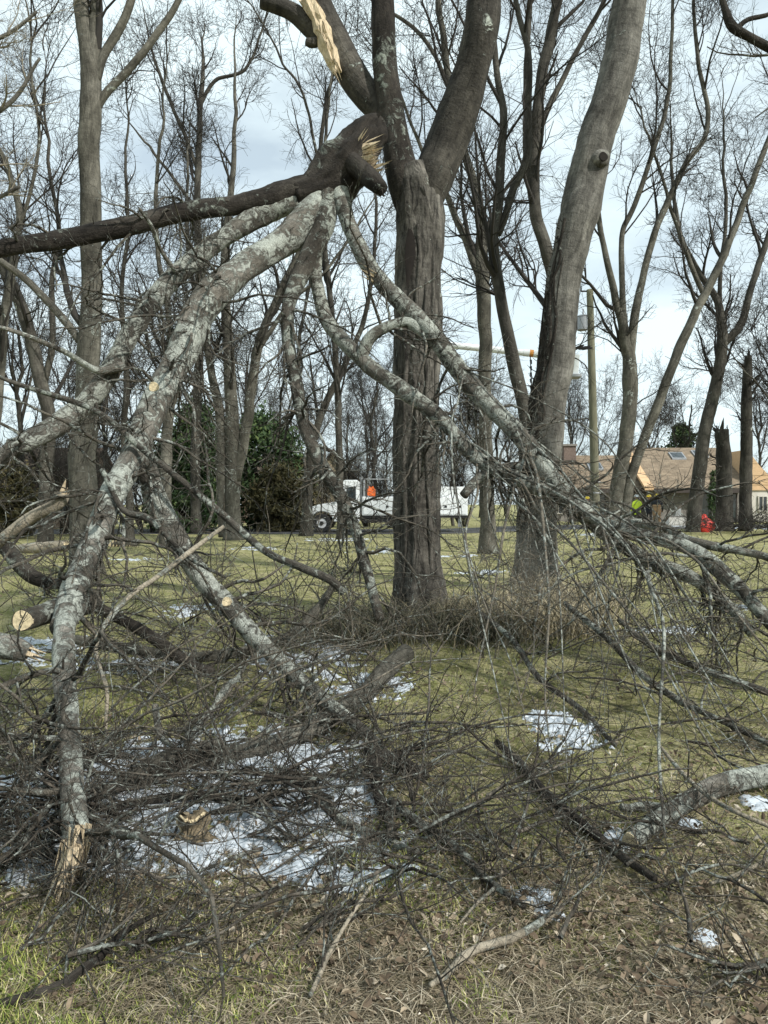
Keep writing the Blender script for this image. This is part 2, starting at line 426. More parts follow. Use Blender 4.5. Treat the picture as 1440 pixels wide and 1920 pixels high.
class MB:
    """collects boxes, prisms, discs into one mesh"""
    def __init__(self): self.v = []; self.f = []

    def raw(self, v, f):
        o = len(self.v); self.v += [tuple(map(float, p)) for p in v]; self.f += [tuple(i + o for i in q) for q in f]; return self

    def box(self, a, b):
        x0, y0, z0 = a; x1, y1, z1 = b
        return self.raw([(x0, y0, z0), (x1, y0, z0), (x1, y1, z0), (x0, y1, z0), (x0, y0, z1), (x1, y0, z1), (x1, y1, z1), (x0, y1, z1)],
                        [(0, 3, 2, 1), (4, 5, 6, 7), (0, 1, 5, 4), (1, 2, 6, 5), (2, 3, 7, 6), (3, 0, 4, 7)])

    def prism(self, prof, axis, a, b):
        """prof: 2D outline (counter-clockwise), extruded along axis from a to b"""
        def P(u, w, t): return {'y': (u, t, w), 'x': (t, u, w), 'z': (u, w, t)}[axis]
        n = len(prof)
        v = [P(u, w, a) for u, w in prof] + [P(u, w, b) for u, w in prof]
        f = [tuple(range(n))[::-1], tuple(range(n, 2 * n))] + [(i, (i + 1) % n, n + (i + 1) % n, n + i) for i in range(n)]
        return self.raw(v, f)

    def cyl(self, p0, p1, r0, r1=None, k=16):
        r1 = r0 if r1 is None else r1
        p0 = Vector(p0); p1 = Vector(p1); d = (p1 - p0).normalized(); q = d.orthogonal().normalized(); w = d.cross(q)
        v = []
        for p, r in ((p0, r0), (p1, r1)):
            v += [p + r * (math.cos(2 * math.pi * i / k) * q + math.sin(2 * math.pi * i / k) * w) for i in range(k)]
        f = [tuple(range(k))[::-1], tuple(range(k, 2 * k))] + [(i, (i + 1) % k, k + (i + 1) % k, k + i) for i in range(k)]
        return self.raw(v, f)

    def ring(self, c, axis, r_in, r_out, h, k=24):
        """flat annulus with thickness, axis along y"""
        v = []
        for r, y in ((r_out, -h / 2), (r_out, h / 2), (r_in, h / 2), (r_in, -h / 2)):
            v += [(c[0] + r * math.cos(2 * math.pi * i / k), c[1] + y, c[2] + r * math.sin(2 * math.pi * i / k)) for i in range(k)]
        f = []
        for s in range(4):
            t = (s + 1) % 4
            f += [(s * k + i, s * k + (i + 1) % k, t * k + (i + 1) % k, t * k + i) for i in range(k)]
        return self.raw(v, f)

    def build(self, name, mat, parent=None, bevel=0.0, smooth=False):
        me = bpy.data.meshes.new(name); me.from_pydata(self.v, [], self.f); me.update(); me.materials.append(mat)
        o = bpy.data.objects.new(name, me); put(o, parent)
        if bevel:
            b = o.modifiers.new('bevel', 'BEVEL'); b.width = bevel; b.segments = 2; b.limit_method = 'ANGLE'
        if smooth: me.polygons.foreach_set('use_smooth', np.ones(len(me.polygons), bool))
        import bmesh
        bm = bmesh.new(); bm.from_mesh(me); bmesh.ops.recalc_face_normals(bm, faces=bm.faces); bm.to_mesh(me); bm.free()
        return o


# ------------------------------------------------------------------ ground
def ground():
    def axis(lo, hi, step, far, g):
        a = list(np.arange(lo, hi, step)); s = step; x = a[-1]
        while x < far: s *= g; x += s; a.append(x)
        return a
    xs = axis(0, 8, 0.14, 900, 1.12); xs = sorted(set([-x for x in xs] + xs))
    ys = axis(1, 14, 0.12, 1500, 1.10); ys = [-200, -80, -30, -12, -5, -2, 0, 0.5] + ys
    X, Y = np.meshgrid(xs, ys); Z = gz(X, Y)
    V = np.stack([X, Y, Z], -1).reshape(-1, 3); ny, nx = X.shape
    i = np.arange(ny * nx).reshape(ny, nx)
    F = np.stack([i[:-1, :-1], i[:-1, 1:], i[1:, 1:], i[1:, :-1]], -1).reshape(-1)
    o = mesh_np('ground', V, F, np.full(len(F) // 4, 4), M['ground']); tag(o, kind='structure')
    xs = np.linspace(-40, 60, 60); ys = np.linspace(39.2, 47, 8)
    X, Y = np.meshgrid(xs, ys); Z = gz(X, Y) + 0.012
    V = np.stack([X, Y, Z], -1).reshape(-1, 3); i = np.arange(480).reshape(8, 60)
    F = np.stack([i[:-1, :-1], i[:-1, 1:], i[1:, 1:], i[1:, :-1]], -1).reshape(-1)
    o = mesh_np('road', V, F, np.full(len(F) // 4, 4), M['asphalt']); tag(o, kind='structure')


ground()


# ------------------------------------------------------------------ trees
def shards(mb, p, d, n, ln, r, rng, spread=0.5):
    """torn-wood splinters: flat tapering blades leaving p along d"""
    d = np.array(d) / np.linalg.norm(d); p = np.array(p)
    for _ in range(n):
        q = rng.normal(size=3); q -= q.dot(d) * d; q /= np.linalg.norm(q); w = np.cross(d, q)
        s = p + q * r * rng.random() * 0.9; l = ln * (0.35 + 0.65 * rng.random()); b = r * (0.10 + 0.24 * rng.random())
        e = d + spread * rng.normal(size=3) * 0.3; e /= np.linalg.norm(e); t = 0.25 * b
        v = [s - w * b, s + w * b, s + w * b + q * t, s - w * b + q * t]
        m = s + e * l * 0.55
        v += [m - w * b * .6, m + w * b * .55, m + w * b * .55 + q * t * .7, m - w * b * .6 + q * t * .7, s + e * l]
        mb.raw(v, [(3, 2, 1, 0), (0, 1, 5, 4), (1, 2, 6, 5), (2, 3, 7, 6), (3, 0, 4, 7), (4, 5, 8), (5, 6, 8), (6, 7, 8), (7, 4, 8)])


def disc_cap(name, p, d, r, mat, parent, origin, k=18, proud=0.004):
    r = float(r); d = Vector(d).normalized(); q = d.orthogonal().normalized(); w = d.cross(q); p = Vector(p) - Vector(origin)
    v = []
    for pr, s in ((-0.01, 1.0), (proud, 0.97)):
        v += [p + d * pr + r * s * (1 + 0.06 * math.sin(3 * a + 1)) * (math.cos(a) * q + math.sin(a) * w) for a in [2 * math.pi * i / k for i in range(k)]]
    mb = MB().raw(v, [tuple(range(k, 2 * k))] + [(i, (i + 1) % k, k + (i + 1) % k, k + i) for i in range(k)])
    return mb.build(name, mat, parent)


def flare(base=1.5, h=0.5, lobes=5, ph=0.0):
    def f(R, th, ln):
        s = np.exp(-ln / h)[:, :, None]
        return R * (1 + (base - 1) * s * (1 + 0.55 * np.cos(lobes * th + ph)))
    return f


def crown_twigs(rng, stems, spec, floor=None):
    """spec: list of dict(count=per parent..., ...) levels; returns Tubes"""
    P, R = stack(stems); T = Tubes(); n_par = None
    for lv, s in enumerate(spec):
        s = dict(s); c = s.pop('count'); k = s.pop('k', 3)
        cnt = c if lv == 0 else int(c * len(P))
        P, R = grow(rng, P, R, cnt, floor=floor, **s)
        T.add(P, R, k)
    return T


def std_spec(D, n1=24, dens=1.0):
    r = max(0.0033, 0.00026 * D)      # finest twig radius
    return [dict(count=n1, t=(0.25, 1.0), ang=(18, 50), ln=(2.0, 5.0), ratio=0.55, rr=(0.03, 0.10), n=8, wig=0.13, trop=(0, 0, 0.10), tip=0.25, k=5),
            dict(count=7 * dens, t=(0.15, 1.0), ang=(25, 60), ln=(0.9, 2.4), ratio=0.6, rr=(0.012, 0.035), n=6, wig=0.27, trop=(0, 0, 0.08), tip=0.35, k=3),
            dict(count=6.5 * dens, t=(0.12, 1.0), ang=(25, 70), ln=(0.5, 1.35), ratio=0.6, rr=(r, 0.013), n=4, wig=0.34, trop=(0, 0, 0.05), tip=0.5, k=3),
            dict(count=3.0 * dens, t=(0.2, 1.0), ang=(25, 60), ln=(0.3, 0.7), ratio=0.8, rr=(r * 0.7, r), n=3, wig=0.25, trop=(0, 0, 0.05), tip=0.6, k=3)]


def make_tree(label, stems_px, D, seed, mat, name='bare_tree', spec=None, k=16, flare_b=1.35, group='bare trees standing across the lawn', rough=0.05, twig=None, extend=True):
    """stems_px[0] is the trunk from its base; the others are limbs. Every stem reaching the picture's top goes on above it."""
    rng = np.random.default_rng(seed)
    b = stems_px[0][0]; base = at(b[0], b[1], D if len(b) == 3 else b[2]); base[2] = gz(base[0], base[1]) - 0.05
    root = empty(name, base); tag(root, label, 'tree', group)
    st = []
    for i, s in enumerate(stems_px):
        P, R = trace(s, D=D if len(s[0]) == 3 else None, wob=0.03)
        if extend and s[-1][1] < 480:
            d = norm(P[-1] - P[-4]) ; d = norm(d + np.array([0, 0, 0.25])); m = 8; ln = 3.2 + 2 * rng.random()
            ext = P[-1] + d * (np.linspace(0, ln, m + 1)[1:, None]) + np.cumsum(rng.normal(size=(m, 3)) * 0.06, 0)
            P = np.vstack([P, ext]); R = np.concatenate([R, R[-1] * np.linspace(0.95, 0.15, m)])
        if i == 0: P[0, 2] = min(P[0, 2], base[2])
        st.append((P, R))
        T = Tubes().add(P, R, k if i == 0 else max(8, k - 4), rough, 5.0, True)
        T.build('trunk' if i == 0 else 'limb', mat, root, base, flare(flare_b, 0.45, 5, seed) if i == 0 else None)
    T = crown_twigs(rng, st, spec or std_spec(D))
    o = T.build('crown', twig or M['twig_far'], root, base); tag(o, kind='stuff')
    return root, st, base


def main_tree():
    D = 10.3; rng = np.random.default_rng(11)
    base = at(784, 1160, D); base[2] = gz(base[0], base[1]) - 0.05
    root = empty('split_tree', base)
    tag(root, 'large forked tree with hollow, fissured trunk and a torn limb, centre of picture', 'tree')
    st = []

    def limb(name, pts, mat, k=40, rough=0.06, fl=None, ext=True, n=None):
        P, R = trace(pts, n, wob=0.015)
        if ext and pts[-1][1] < 60:
            d = norm(P[-1] - P[-5]); m = 10
            P = np.vstack([P, P[-1] + d * np.linspace(0, 4.5, m + 1)[1:, None] + np.cumsum(rng.normal(size=(m, 3)) * 0.07, 0)])
            R = np.concatenate([R, R[-1] * np.linspace(0.95, 0.2, m)])
        st.append((P, R)); return Tubes().add(P, R, k, rough, 4.0, True).build(name, mat, root, base, fl)
    limb('trunk', [(784, 1168, D, 88), (783, 1080, D, 84), (781, 960, D, 82), (782, 820, D, 82), (782, 700, D, 84), (783, 580, D, 84), (785, 470, D, 86), (786, 400, D, 88), (784, 350, D, 84), (776, 318, D, 66)],
         M['bark_main'], 96, 0.06, flare(1.45, 0.4, 6, 1.0), False, 150)
    limb('limb', [(770, 400, D, 50), (757, 340, D, 62), (744, 270, D, 50), (730, 190, D, 46), (722, 110, D, 43), (717, 0, D, 42), (714, -60, D, 40)], M['dark_bark'])
    limb('limb', [(790, 410, D, 50), (812, 335, D, 76), (838, 270, D, 72), (866, 195, D - .1, 68), (888, 120, D - .2, 62), (903, 50, D - .3, 62), (910, -20, D - .3, 62), (912, -80, D - .3, 60)], M['bark_limb'])
    t3 = [(742, 262, D + .1, 30), (715, 215, D + .15, 44), (685, 178, D + .2, 52), (655, 135, D + .2, 56), (630, 90, D + .2, 56), (610, 45, D + .2, 54), (596, 0, D + .2, 50), (585, -50, D + .2, 46)]
    limb('limb', t3, M['bark_limb'])
    limb('limb', [(622, 88, D + .2, 30), (588, 60, D + .15, 32), (555, 28, D + .1, 32), (520, 12, D + .1, 28), (490, 3, D + .1, 24)], M['bark_limb'], ext=False)
    Tubes().add(*trace([(600, 78, D + .1, 16), (583, 80, D, 18), (575, 78, D, 14)], n=6), 10, 0.1, 8, True).build('branch_stub', M['bark_limb'], root, base)
    # torn strip of pale wood on the limb (a shallow tongue laid on its camera side)
    strip = [(575, -10, 20), (583, 5, 22), (590, 20, 22), (596, 35, 25), (602, 50, 23), (608, 65, 24), (613, 80, 20), (619, 95, 19), (624, 108, 13), (629, 120, 9), (633, 130, 3)]
    V = []; F = []
    for i, (x, y, w) in enumerate(strip):
        c = at(x, y, D - 0.08 + 0.015 * (i % 2)); w = w / FPX * D
        n = 7
        for j in range(n):
            u = j / (n - 1) - 0.5
            V.append(c + np.array([u * w * (1 + .25 * rng.normal() * (abs(u) > .4)), 0.10 * (2 * u) ** 2 + 0.035 * (j % 2) + 0.012 * rng.normal(), 0.25 * u * w + 0.02 * rng.normal()]))
    n = 7
    for i in range(len(strip) - 1):
        for j in range(n - 1): F += [i * n + j, i * n + j + 1, (i + 1) * n + j + 1, (i + 1) * n + j]
    o = mesh_np('torn_wood', V, F, [4] * (len(F) // 4), M['wood'], root, base, smooth=False)
    s = o.modifiers.new('thick', 'SOLIDIFY'); s.thickness = 0.05; s.offset = -1
    mb = MB()
    for yy in (40, 75, 110, 125): shards(mb, at(600 + (yy - 40) * .36, yy, D - .12) - base, (.35, -.1, -1), 3, .3, .06, rng, .25)
    mb.build('splinters', M['wood'], root)
    # hollow: near-black sheet with its shade in the colour; bark ridges down the trunk
    def lens(name, pts, depth, mat):
        V = []; F = []
        for x, y, w, dd in pts:
            c = at(x, y, D - dd); w = w / FPX * D
            for u in (-0.5, -0.25, 0, 0.25, 0.5): V.append(c + np.array([u * w + 0.006 * rng.normal(), depth * (1 - (2 * u) ** 2) * -1, 0.01 * rng.normal()]))
        for i in range(len(pts) - 1):
            for j in range(4): F += [i * 5 + j, i * 5 + j + 1, (i + 1) * 5 + j + 1, (i + 1) * 5 + j]
        return mesh_np(name, V, F, [4] * (len(F) // 4), mat, root, base)
    lens('hollow', [(768, 428, 3, .365), (769, 445, 13, .365), (770, 462, 17, .365), (769, 480, 17, .365), (767, 500, 13, .365), (765, 520, 7, .365), (763, 540, 2, .365)], 0.006, M['hollow'])
    for k_, pts in enumerate([[(793, 352), (806, 400), (812, 450), (813, 520), (812, 600), (816, 680), (817, 760)], [(759, 545), (756, 600), (761, 680), (758, 760), (757, 860), (761, 960), (758, 1060), (752, 1130)],
                              [(800, 520), (796, 600), (800, 700), (797, 800), (803, 900), (806, 1000), (809, 1090), (815, 1150)], [(782, 420), (786, 500), (781, 560), (785, 640)], [(776, 700), (780, 800), (775, 900), (778, 1000), (772, 1100)]]):
        tr = []
        for x, y in pts:
            u = (x - 783) / 43.0; tr.append((x, y, D - 0.32 * math.sqrt(max(0.02, 1 - u * u)) - 0.005, 7 + 3 * rng.random()))
        P, R = trace(tr, n=40, wob=0.012)
        Tubes().add(P, R, 6, 0.35, 10, True).build('bark_ridge', M['bark_main'], root, base)
    T = crown_twigs(rng, [s for s in st[1:4]], [dict(count=16, t=(0.62, 1), ang=(25, 60), ln=(1.0, 3.0), ratio=0.4, rr=(0.02, 0.05), n=8, wig=0.15, trop=(0, 0, 0.08), tip=0.3, k=5),
                                    dict(count=7, ang=(30, 60), ln=(0.5, 1.4), rr=(0.008, 0.02), n=5, wig=0.2, k=3), dict(count=5, ang=(30, 60), ln=(0.25, 0.7), rr=(0.004, 0.008), n=4, wig=0.25, k=3)])
    tag(T.build('crown', M['twig'], root, base), kind='stuff')


main_tree()


def right_tree():
    D = 13.9
    root, st, base = make_tree('thick leaning tree with dark vine up its left edge and a knothole, beside forked tree',
        [[(1004, 1108, 76), (1006, 1040, 72), (1010, 940, 64), (1018, 840, 62), (1032, 740, 64), (1045, 640, 61), (1057, 540, 60), (1075, 440, 64), (1090, 390, 72), (1106, 310, 66), (1128, 230, 62), (1147, 160, 62), (1166, 90, 62), (1180, 20, 60), (1190, -60, 56)]],
        D, 21, M['bark_grey'], 'leaning_tree', k=56, rough=0.05, spec=[dict(count=10, t=(0.86, 1), ang=(25, 55), ln=(2, 4), rr=(0.03, 0.07), n=8, wig=0.14, k=5), dict(count=7, ln=(0.8, 2), rr=(0.01, 0.02), n=5, k=3), dict(count=6, ln=(0.4, 0.9), rr=(0.004, 0.008), n=4, k=3)], twig=M['twig'], group='')
    rng = np.random.default_rng(5)
    # knothole: flat disc, the shade of the hole put into its near-black colour
    P, R = trace([(1122, 300, D - .12, 44), (1128, 296, D - .34, 34), (1131, 293, D - .40, 26)], n=6)
    Tubes().add(P, R, 16, 0.12, 9, True).build('knot', M['bark_grey'], root, base)
    d = Vector((0.25, -1, 0.05)); disc_cap('knothole', at(1132, 293, D - .415), d, 0.085, M['hollow'], root, base)
    # vine strands and shreds of bark up the left edge
    P, R = st[0]; T = Tubes(); V = []
    sel = (P[:, 2] > 1.0) & (P[:, 2] < 7.2); Q, RQ = resample(P[sel], R[sel], 60)
    for k_ in range(16):
        a = math.radians(172 + 62 * rng.random()); o = rng.random() * 40
        s = np.linspace(0, 9, 60); wob = noise3(np.stack([s + o, s * 0 + k_, s * 0], -1)) * 0.5
        A = Q + (RQ * 1.02)[:, None] * np.stack([np.cos(a + wob), np.sin(a + wob), 0 * s], -1)
        i0 = rng.integers(0, 22); i1 = rng.integers(38, 60)
        A, B = resample(A[i0:i1], np.full(i1 - i0, 0.012 + 0.028 * rng.random()), 40)
        T.add(A, B, 6, 0.3, 12)
    T.build('vine', M['dark_bark'], root, base)
    Pv, Rv = stack([(Q + (RQ * 1.0)[:, None] * np.array([-0.95, -0.3, 0]), RQ * 0 + 0.02)])
    a, b = grow(rng, Pv, Rv, 420, t=(0, 0.95), ang=(30, 90), ln=(0.06, 0.35), rr=(0.004, 0.012), n=4, wig=0.4, trop=(-0.05, -0.05, 0.1))
    tag(Tubes().add(a, b, 3).build('vine_twigs', M['dark_bark'], root, base), kind='stuff')


right_tree()

left_forked = make_tree('tall straight grey tree forking near the top, crossed by fallen limbs',
    [[(158, 1075, 52), (156, 960, 50), (155, 850, 48), (163, 740, 42), (168, 640, 40), (172, 540, 37), (170, 430, 38), (168, 300, 37), (170, 200, 40), (166, 110, 34), (156, 50, 28), (150, 0, 27), (146, -60, 24)],
     [(172, 180, 30), (177, 110, 28), (179, 50, 24), (180, 0, 22), (182, -60, 20)],
     [(180, 150, 14), (195, 105, 16), (220, 60, 16), (240, 20, 15), (256, -30, 13)],
     [(178, 215, 12), (200, 172, 15), (240, 130, 14), (285, 78, 13), (318, 30, 12), (345, -20, 11)],
     [(152, 640, 15), (120, 600, 15), (85, 560, 14), (45, 522, 13), (5, 495, 12), (-40, 460, 10)]], 17, 31, M['bark_mid'], k=24, group='')[0]

TREES = [
    ('bare tree forking into many upright stems, standing behind the forked tree', 24, 41, M['bark_mid'],
     [[(915, 1037, 38), (912, 900, 31), (910, 760, 29), (910, 640, 30), (906, 560, 33), (902, 480, 30), (903, 420, 24), (890, 345, 20), (873, 290, 18), (850, 200, 16), (834, 90, 15), (822, 0, 13)],
      [(905, 545, 18), (884, 480, 17), (852, 400, 15), (832, 355, 12), (800, 300, 9), (770, 230, 7)],
      [(842, 160, 8), (815, 105, 9), (785, 62, 9), (752, 35, 8), (715, 15, 6)]]),
    ('dark crooked stem leaning left just behind the leaning tree', 15.5, 42, M['bark_far'],
     [[(984, 1088, 40), (986, 900, 34), (986, 790, 32), (966, 690, 31), (948, 610, 28), (934, 540, 26), (925, 450, 24), (934, 390, 24), (940, 300, 20), (944, 215, 17), (932, 150, 15), (926, 60, 13), (930, -20, 11)],
      [(934, 440, 16), (962, 360, 18), (988, 290, 17), (991, 190, 15), (990, 100, 14), (972, 30, 12), (962, -30, 10)]]),
    ('slim upright tree between leaning tree and dark crooked stem', 20, 43, M['bark_far'],
     [[(1030, 1056, 26), (1040, 800, 26), (1040, 570, 27), (1026, 470, 29), (1005, 400, 27), (1003, 300, 25), (1012, 170, 24), (1030, 80, 25), (1048, 0, 22), (1060, -60, 18)],
      [(1012, 235, 11), (1038, 180, 13), (1062, 135, 12), (1105, 52, 11), (1138, -10, 10)],
      [(1004, 410, 14), (990, 330, 15), (986, 230, 13), (988, 110, 12), (995, 0, 10)]]),
    ('twin-trunked bare tree with spreading upper stems, beside the utility pole', 28, 44, M['bark_mid'],
     [[(1148, 1026, 34), (1153, 940, 32), (1162, 880, 32), (1175, 820, 32), (1182, 720, 34), (1176, 650, 28), (1160, 580, 18), (1140, 500, 14), (1126, 430, 12), (1120, 340, 10), (1128, 240, 8)],
      [(1160, 1010, 30), (1172, 950, 28), (1183, 895, 22), (1208, 820, 22), (1232, 765, 22), (1275, 650, 22), (1318, 560, 20), (1360, 470, 17), (1400, 370, 14), (1440, 265, 12), (1480, 160, 10)],
      [(1180, 690, 24), (1190, 600, 20), (1205, 520, 16), (1238, 410, 15), (1285, 310, 13), (1328, 235, 11), (1308, 100, 9), (1300, 0, 7)],
      [(1178, 670, 18), (1168, 560, 14), (1168, 440, 12), (1196, 370, 12), (1248, 205, 10), (1260, 80, 8), (1262, 0, 7)],
      [(1320, 555, 12), (1290, 480, 10), (1268, 420, 9), (1240, 330, 7)]]),
    ('slanting bare tree in front of the house roof, forking wide above it', 36, 45, M['bark_far'],
     [[(1300, 1012, 32), (1308, 910, 30), (1322, 810, 28), (1342, 720, 26), (1355, 640, 25), (1346, 570, 16), (1305, 500, 12), (1275, 440, 10), (1262, 350, 8)],
      [(1355, 645, 20), (1388, 610, 18), (1408, 540, 15), (1428, 480, 14), (1452, 410, 12), (1490, 300, 9)],
      [(1350, 590, 10), (1352, 500, 9), (1362, 400, 8), (1355, 300, 6)]]),
    ('three-stemmed pale bare tree in front of the dark evergreens', 33, 46, M['bark_mid'],
     [[(437, 1014, 36), (436, 900, 34), (435, 800, 32), (432, 720, 28), (426, 620, 24), (421, 550, 22), (424, 440, 18), (436, 330, 13), (440, 240, 9)],
      [(442, 900, 22), (452, 850, 25), (466, 775, 24), (481, 665, 22), (506, 590, 19), (545, 505, 15), (572, 450, 12), (600, 360, 9), (612, 250, 7)],
      [(418, 1008, 22), (415, 900, 24), (411, 770, 22), (396, 695, 18), (384, 630, 14), (366, 550, 11), (350, 440, 8), (352, 330, 6)],
      [(486, 655, 12), (520, 600, 10), (552, 560, 9), (600, 520, 7), (640, 470, 6)]]),
    ('slender bare tree just in front of the truck bonnet', 37, 47, M['bark_far'],
     [[(574, 1006, 26), (578, 910, 22), (586, 830, 18), (612, 755, 16), (648, 680, 14), (682, 600, 11), (700, 500, 9), (705, 400, 7)],
      [(584, 840, 10), (570, 760, 9), (560, 660, 8), (575, 560, 7), (600, 450, 6)]]),
    ('dark crooked tree leaning left at the far left edge', 26, 48, M['bark_far'],
     [[(84, 1030, 32), (86, 900, 28), (92, 800, 30), (74, 700, 30), (48, 600, 28), (16, 520, 25), (-24, 430, 20), (-40, 330, 14)],
      [(80, 720, 16), (100, 640, 14), (96, 540, 12), (110, 430, 10), (95, 330, 8)]]),
    ('thin pale tree partly hidden behind the big lichen limb', 27, 49, M['bark_mid'],
     [[(312, 1027, 30), (310, 900, 27), (314, 800, 24), (322, 700, 18), (318, 600, 14), (300, 500, 11), (292, 380, 9), (300, 260, 7)],
      [(316, 780, 13), (345, 690, 11), (362, 600, 9), (390, 480, 7)]]),
    ('thin tree beside the stacked firewood, far behind the lichen limb', 31, 50, M['bark_far'],
     [[(243, 1016, 18), (242, 930, 17), (232, 820, 15), (238, 700, 13), (228, 560, 10), (240, 430, 8), (235, 300, 6)]]),
    ('thin crooked pale tree rising at the left margin', 22, 51, M['bark_mid'],
     [[(-20, 1046, 26), (-10, 800, 24), (8, 600, 20), (24, 500, 17), (36, 400, 14), (16, 320, 12), (-16, 250, 9)], [(30, 440, 9), (60, 350, 8), (72, 250, 7), (60, 150, 6)]]),
    ('tall bare tree whose crown spreads between left tree and torn limb', 40, 52, M['bark_far'],
     [[(368, 1000, 24), (366, 850, 22), (372, 700, 20), (374, 550, 18), (370, 420, 16), (372, 300, 14), (376, 190, 12)],
      [(374, 330, 9), (345, 250, 9), (310, 170, 8), (290, 110, 6)], [(375, 195, 9), (405, 150, 8), (460, 130, 7), (490, 60, 5)], [(373, 400, 8), (330, 340, 7), (290, 290, 6)]]),
    ('bare tree with wavy stems right of the torn fallen limb', 34, 53, M['bark_far'],
     [[(640, 1010, 18), (636, 850, 16), (628, 650, 14), (604, 420, 12), (600, 300, 10), (610, 200, 9), (622, 150, 7)], [(602, 330, 7), (570, 180, 6), (530, 120, 5)]]),
]
for lab, D, seed, mat, stems in TREES:
    stems = [[(a, b, w * .82) for a, b, w in q] for q in stems]
    make_tree(lab, stems, D, seed, mat, k=16, spec=std_spec(D, 10 + 7 * len(stems), 0.93))


def snags():
    for lab, pts, seed in (('broken-topped short trunk with a few stubs before the house', [(1358, 1008, 30), (1358, 930, 29), (1357, 860, 27), (1354, 806, 24)], 61),
                           ('tall limbless dead snag with jagged top at right edge', [(1398, 1008, 24), (1399, 900, 22), (1400, 780, 20), (1402, 700, 17), (1403, 668, 12)], 62)):
        rng = np.random.default_rng(seed); D = 37
        base = at(pts[0][0], pts[0][1], D); base[2] = gz(base[0], base[1]) - 0.05
        r = empty('dead_snag', base); tag(r, lab, 'tree')
        P, R = trace(pts, D=D, wob=0.03); P[0, 2] = base[2]
        Tubes().add(P, R, 14, 0.08, 4, True).build('trunk', M['bark_far'], r, base, flare(1.3, 0.4, 5))
        mb = MB(); shards(mb, P[-1] - base - np.array([0, 0, .1]), (0, 0, 1), 7, 0.7, R[-1], rng, 0.4); mb.build('jagged_top', M['bark_far'], r)
        a, b = grow(rng, P[None], R[None], 9, t=(0.6, 1), ang=(40, 80), ln=(0.8, 2.2), ratio=.4, rr=(0.03, 0.07), n=7, wig=.25, trop=(0, 0, .12))
        c, d = grow(rng, a, b, 40, ln=(0.4, 1.1), rr=(0.01, 0.02), n=5, wig=.25)
        tag(Tubes().add(a, b, 5).add(c, d, 3).build('crown', M['twig_far'], r, base), kind='stuff')


snags()


def corner_trees():
    # a tree standing outside the frame whose branch reaches into the top right corner, and one at the top left
    D = 9.0
    make_tree('dark knobbly branch reaching into the top right corner', [[(1720, 1192, D + 1, 80), (1722, 700, D + 1, 74), (1730, 300, D + 1, 66), (1722, 60, D + .8, 60), (1715, -200, D + .6, 50)],
              [(1720, 190, D + .8, 34), (1600, 160, D + .4, 26), (1500, 118, D, 18), (1440, 92, D, 16), (1395, 68, D, 15), (1368, 48, D, 17), (1358, 10, D, 12), (1350, -40, D, 10)],
              [(1378, 60, D, 11), (1400, 40, D, 9), (1440, 28, D, 8), (1480, 0, D, 6)]], None, 71, M['dark_bark'], extend=False, group='', k=18,
              spec=[dict(count=22, t=(0.3, 1.0), ang=(30, 70), ln=(0.5, 1.5), rr=(0.008, 0.02), n=7, wig=.2, k=4), dict(count=5, ln=(0.3, 0.7), rr=(0.004, 0.007), n=5, wig=.25), dict(count=4, ln=(0.15, 0.4), rr=(0.0025, 0.004), n=4, wig=.25)], twig=M['twig'])
    D = 16.0
    make_tree('pale thin branches reaching in at the top left corner', [[(-260, 1083, 56), (-255, 700, 50), (-250, 350, 44), (-230, 100, 36), (-220, -150, 26)],
              [(-252, 420, 22), (-150, 330, 16), (-60, 240, 12), (0, 205, 9), (40, 165, 7), (75, 110, 5)], [(-245, 250, 18), (-130, 150, 13), (-40, 90, 9), (20, 60, 7), (70, 20, 5)],
              [(-250, 520, 16), (-140, 420, 12), (-30, 380, 8), (40, 350, 6)]], D, 72, M['bark_grey'], extend=False, group='',
              spec=[dict(count=60, t=(0.3, 1.0), ang=(25, 60), ln=(0.8, 2.4), rr=(0.012, 0.03), n=8, wig=.16, k=4, trop=(0.05, 0, .05)), dict(count=6, ln=(0.4, 1.1), rr=(0.006, 0.012), n=6, wig=.22), dict(count=4, ln=(0.2, 0.6), rr=(0.004, 0.006), n=4, wig=.25)], twig=M['pale_twig'])


corner_trees()


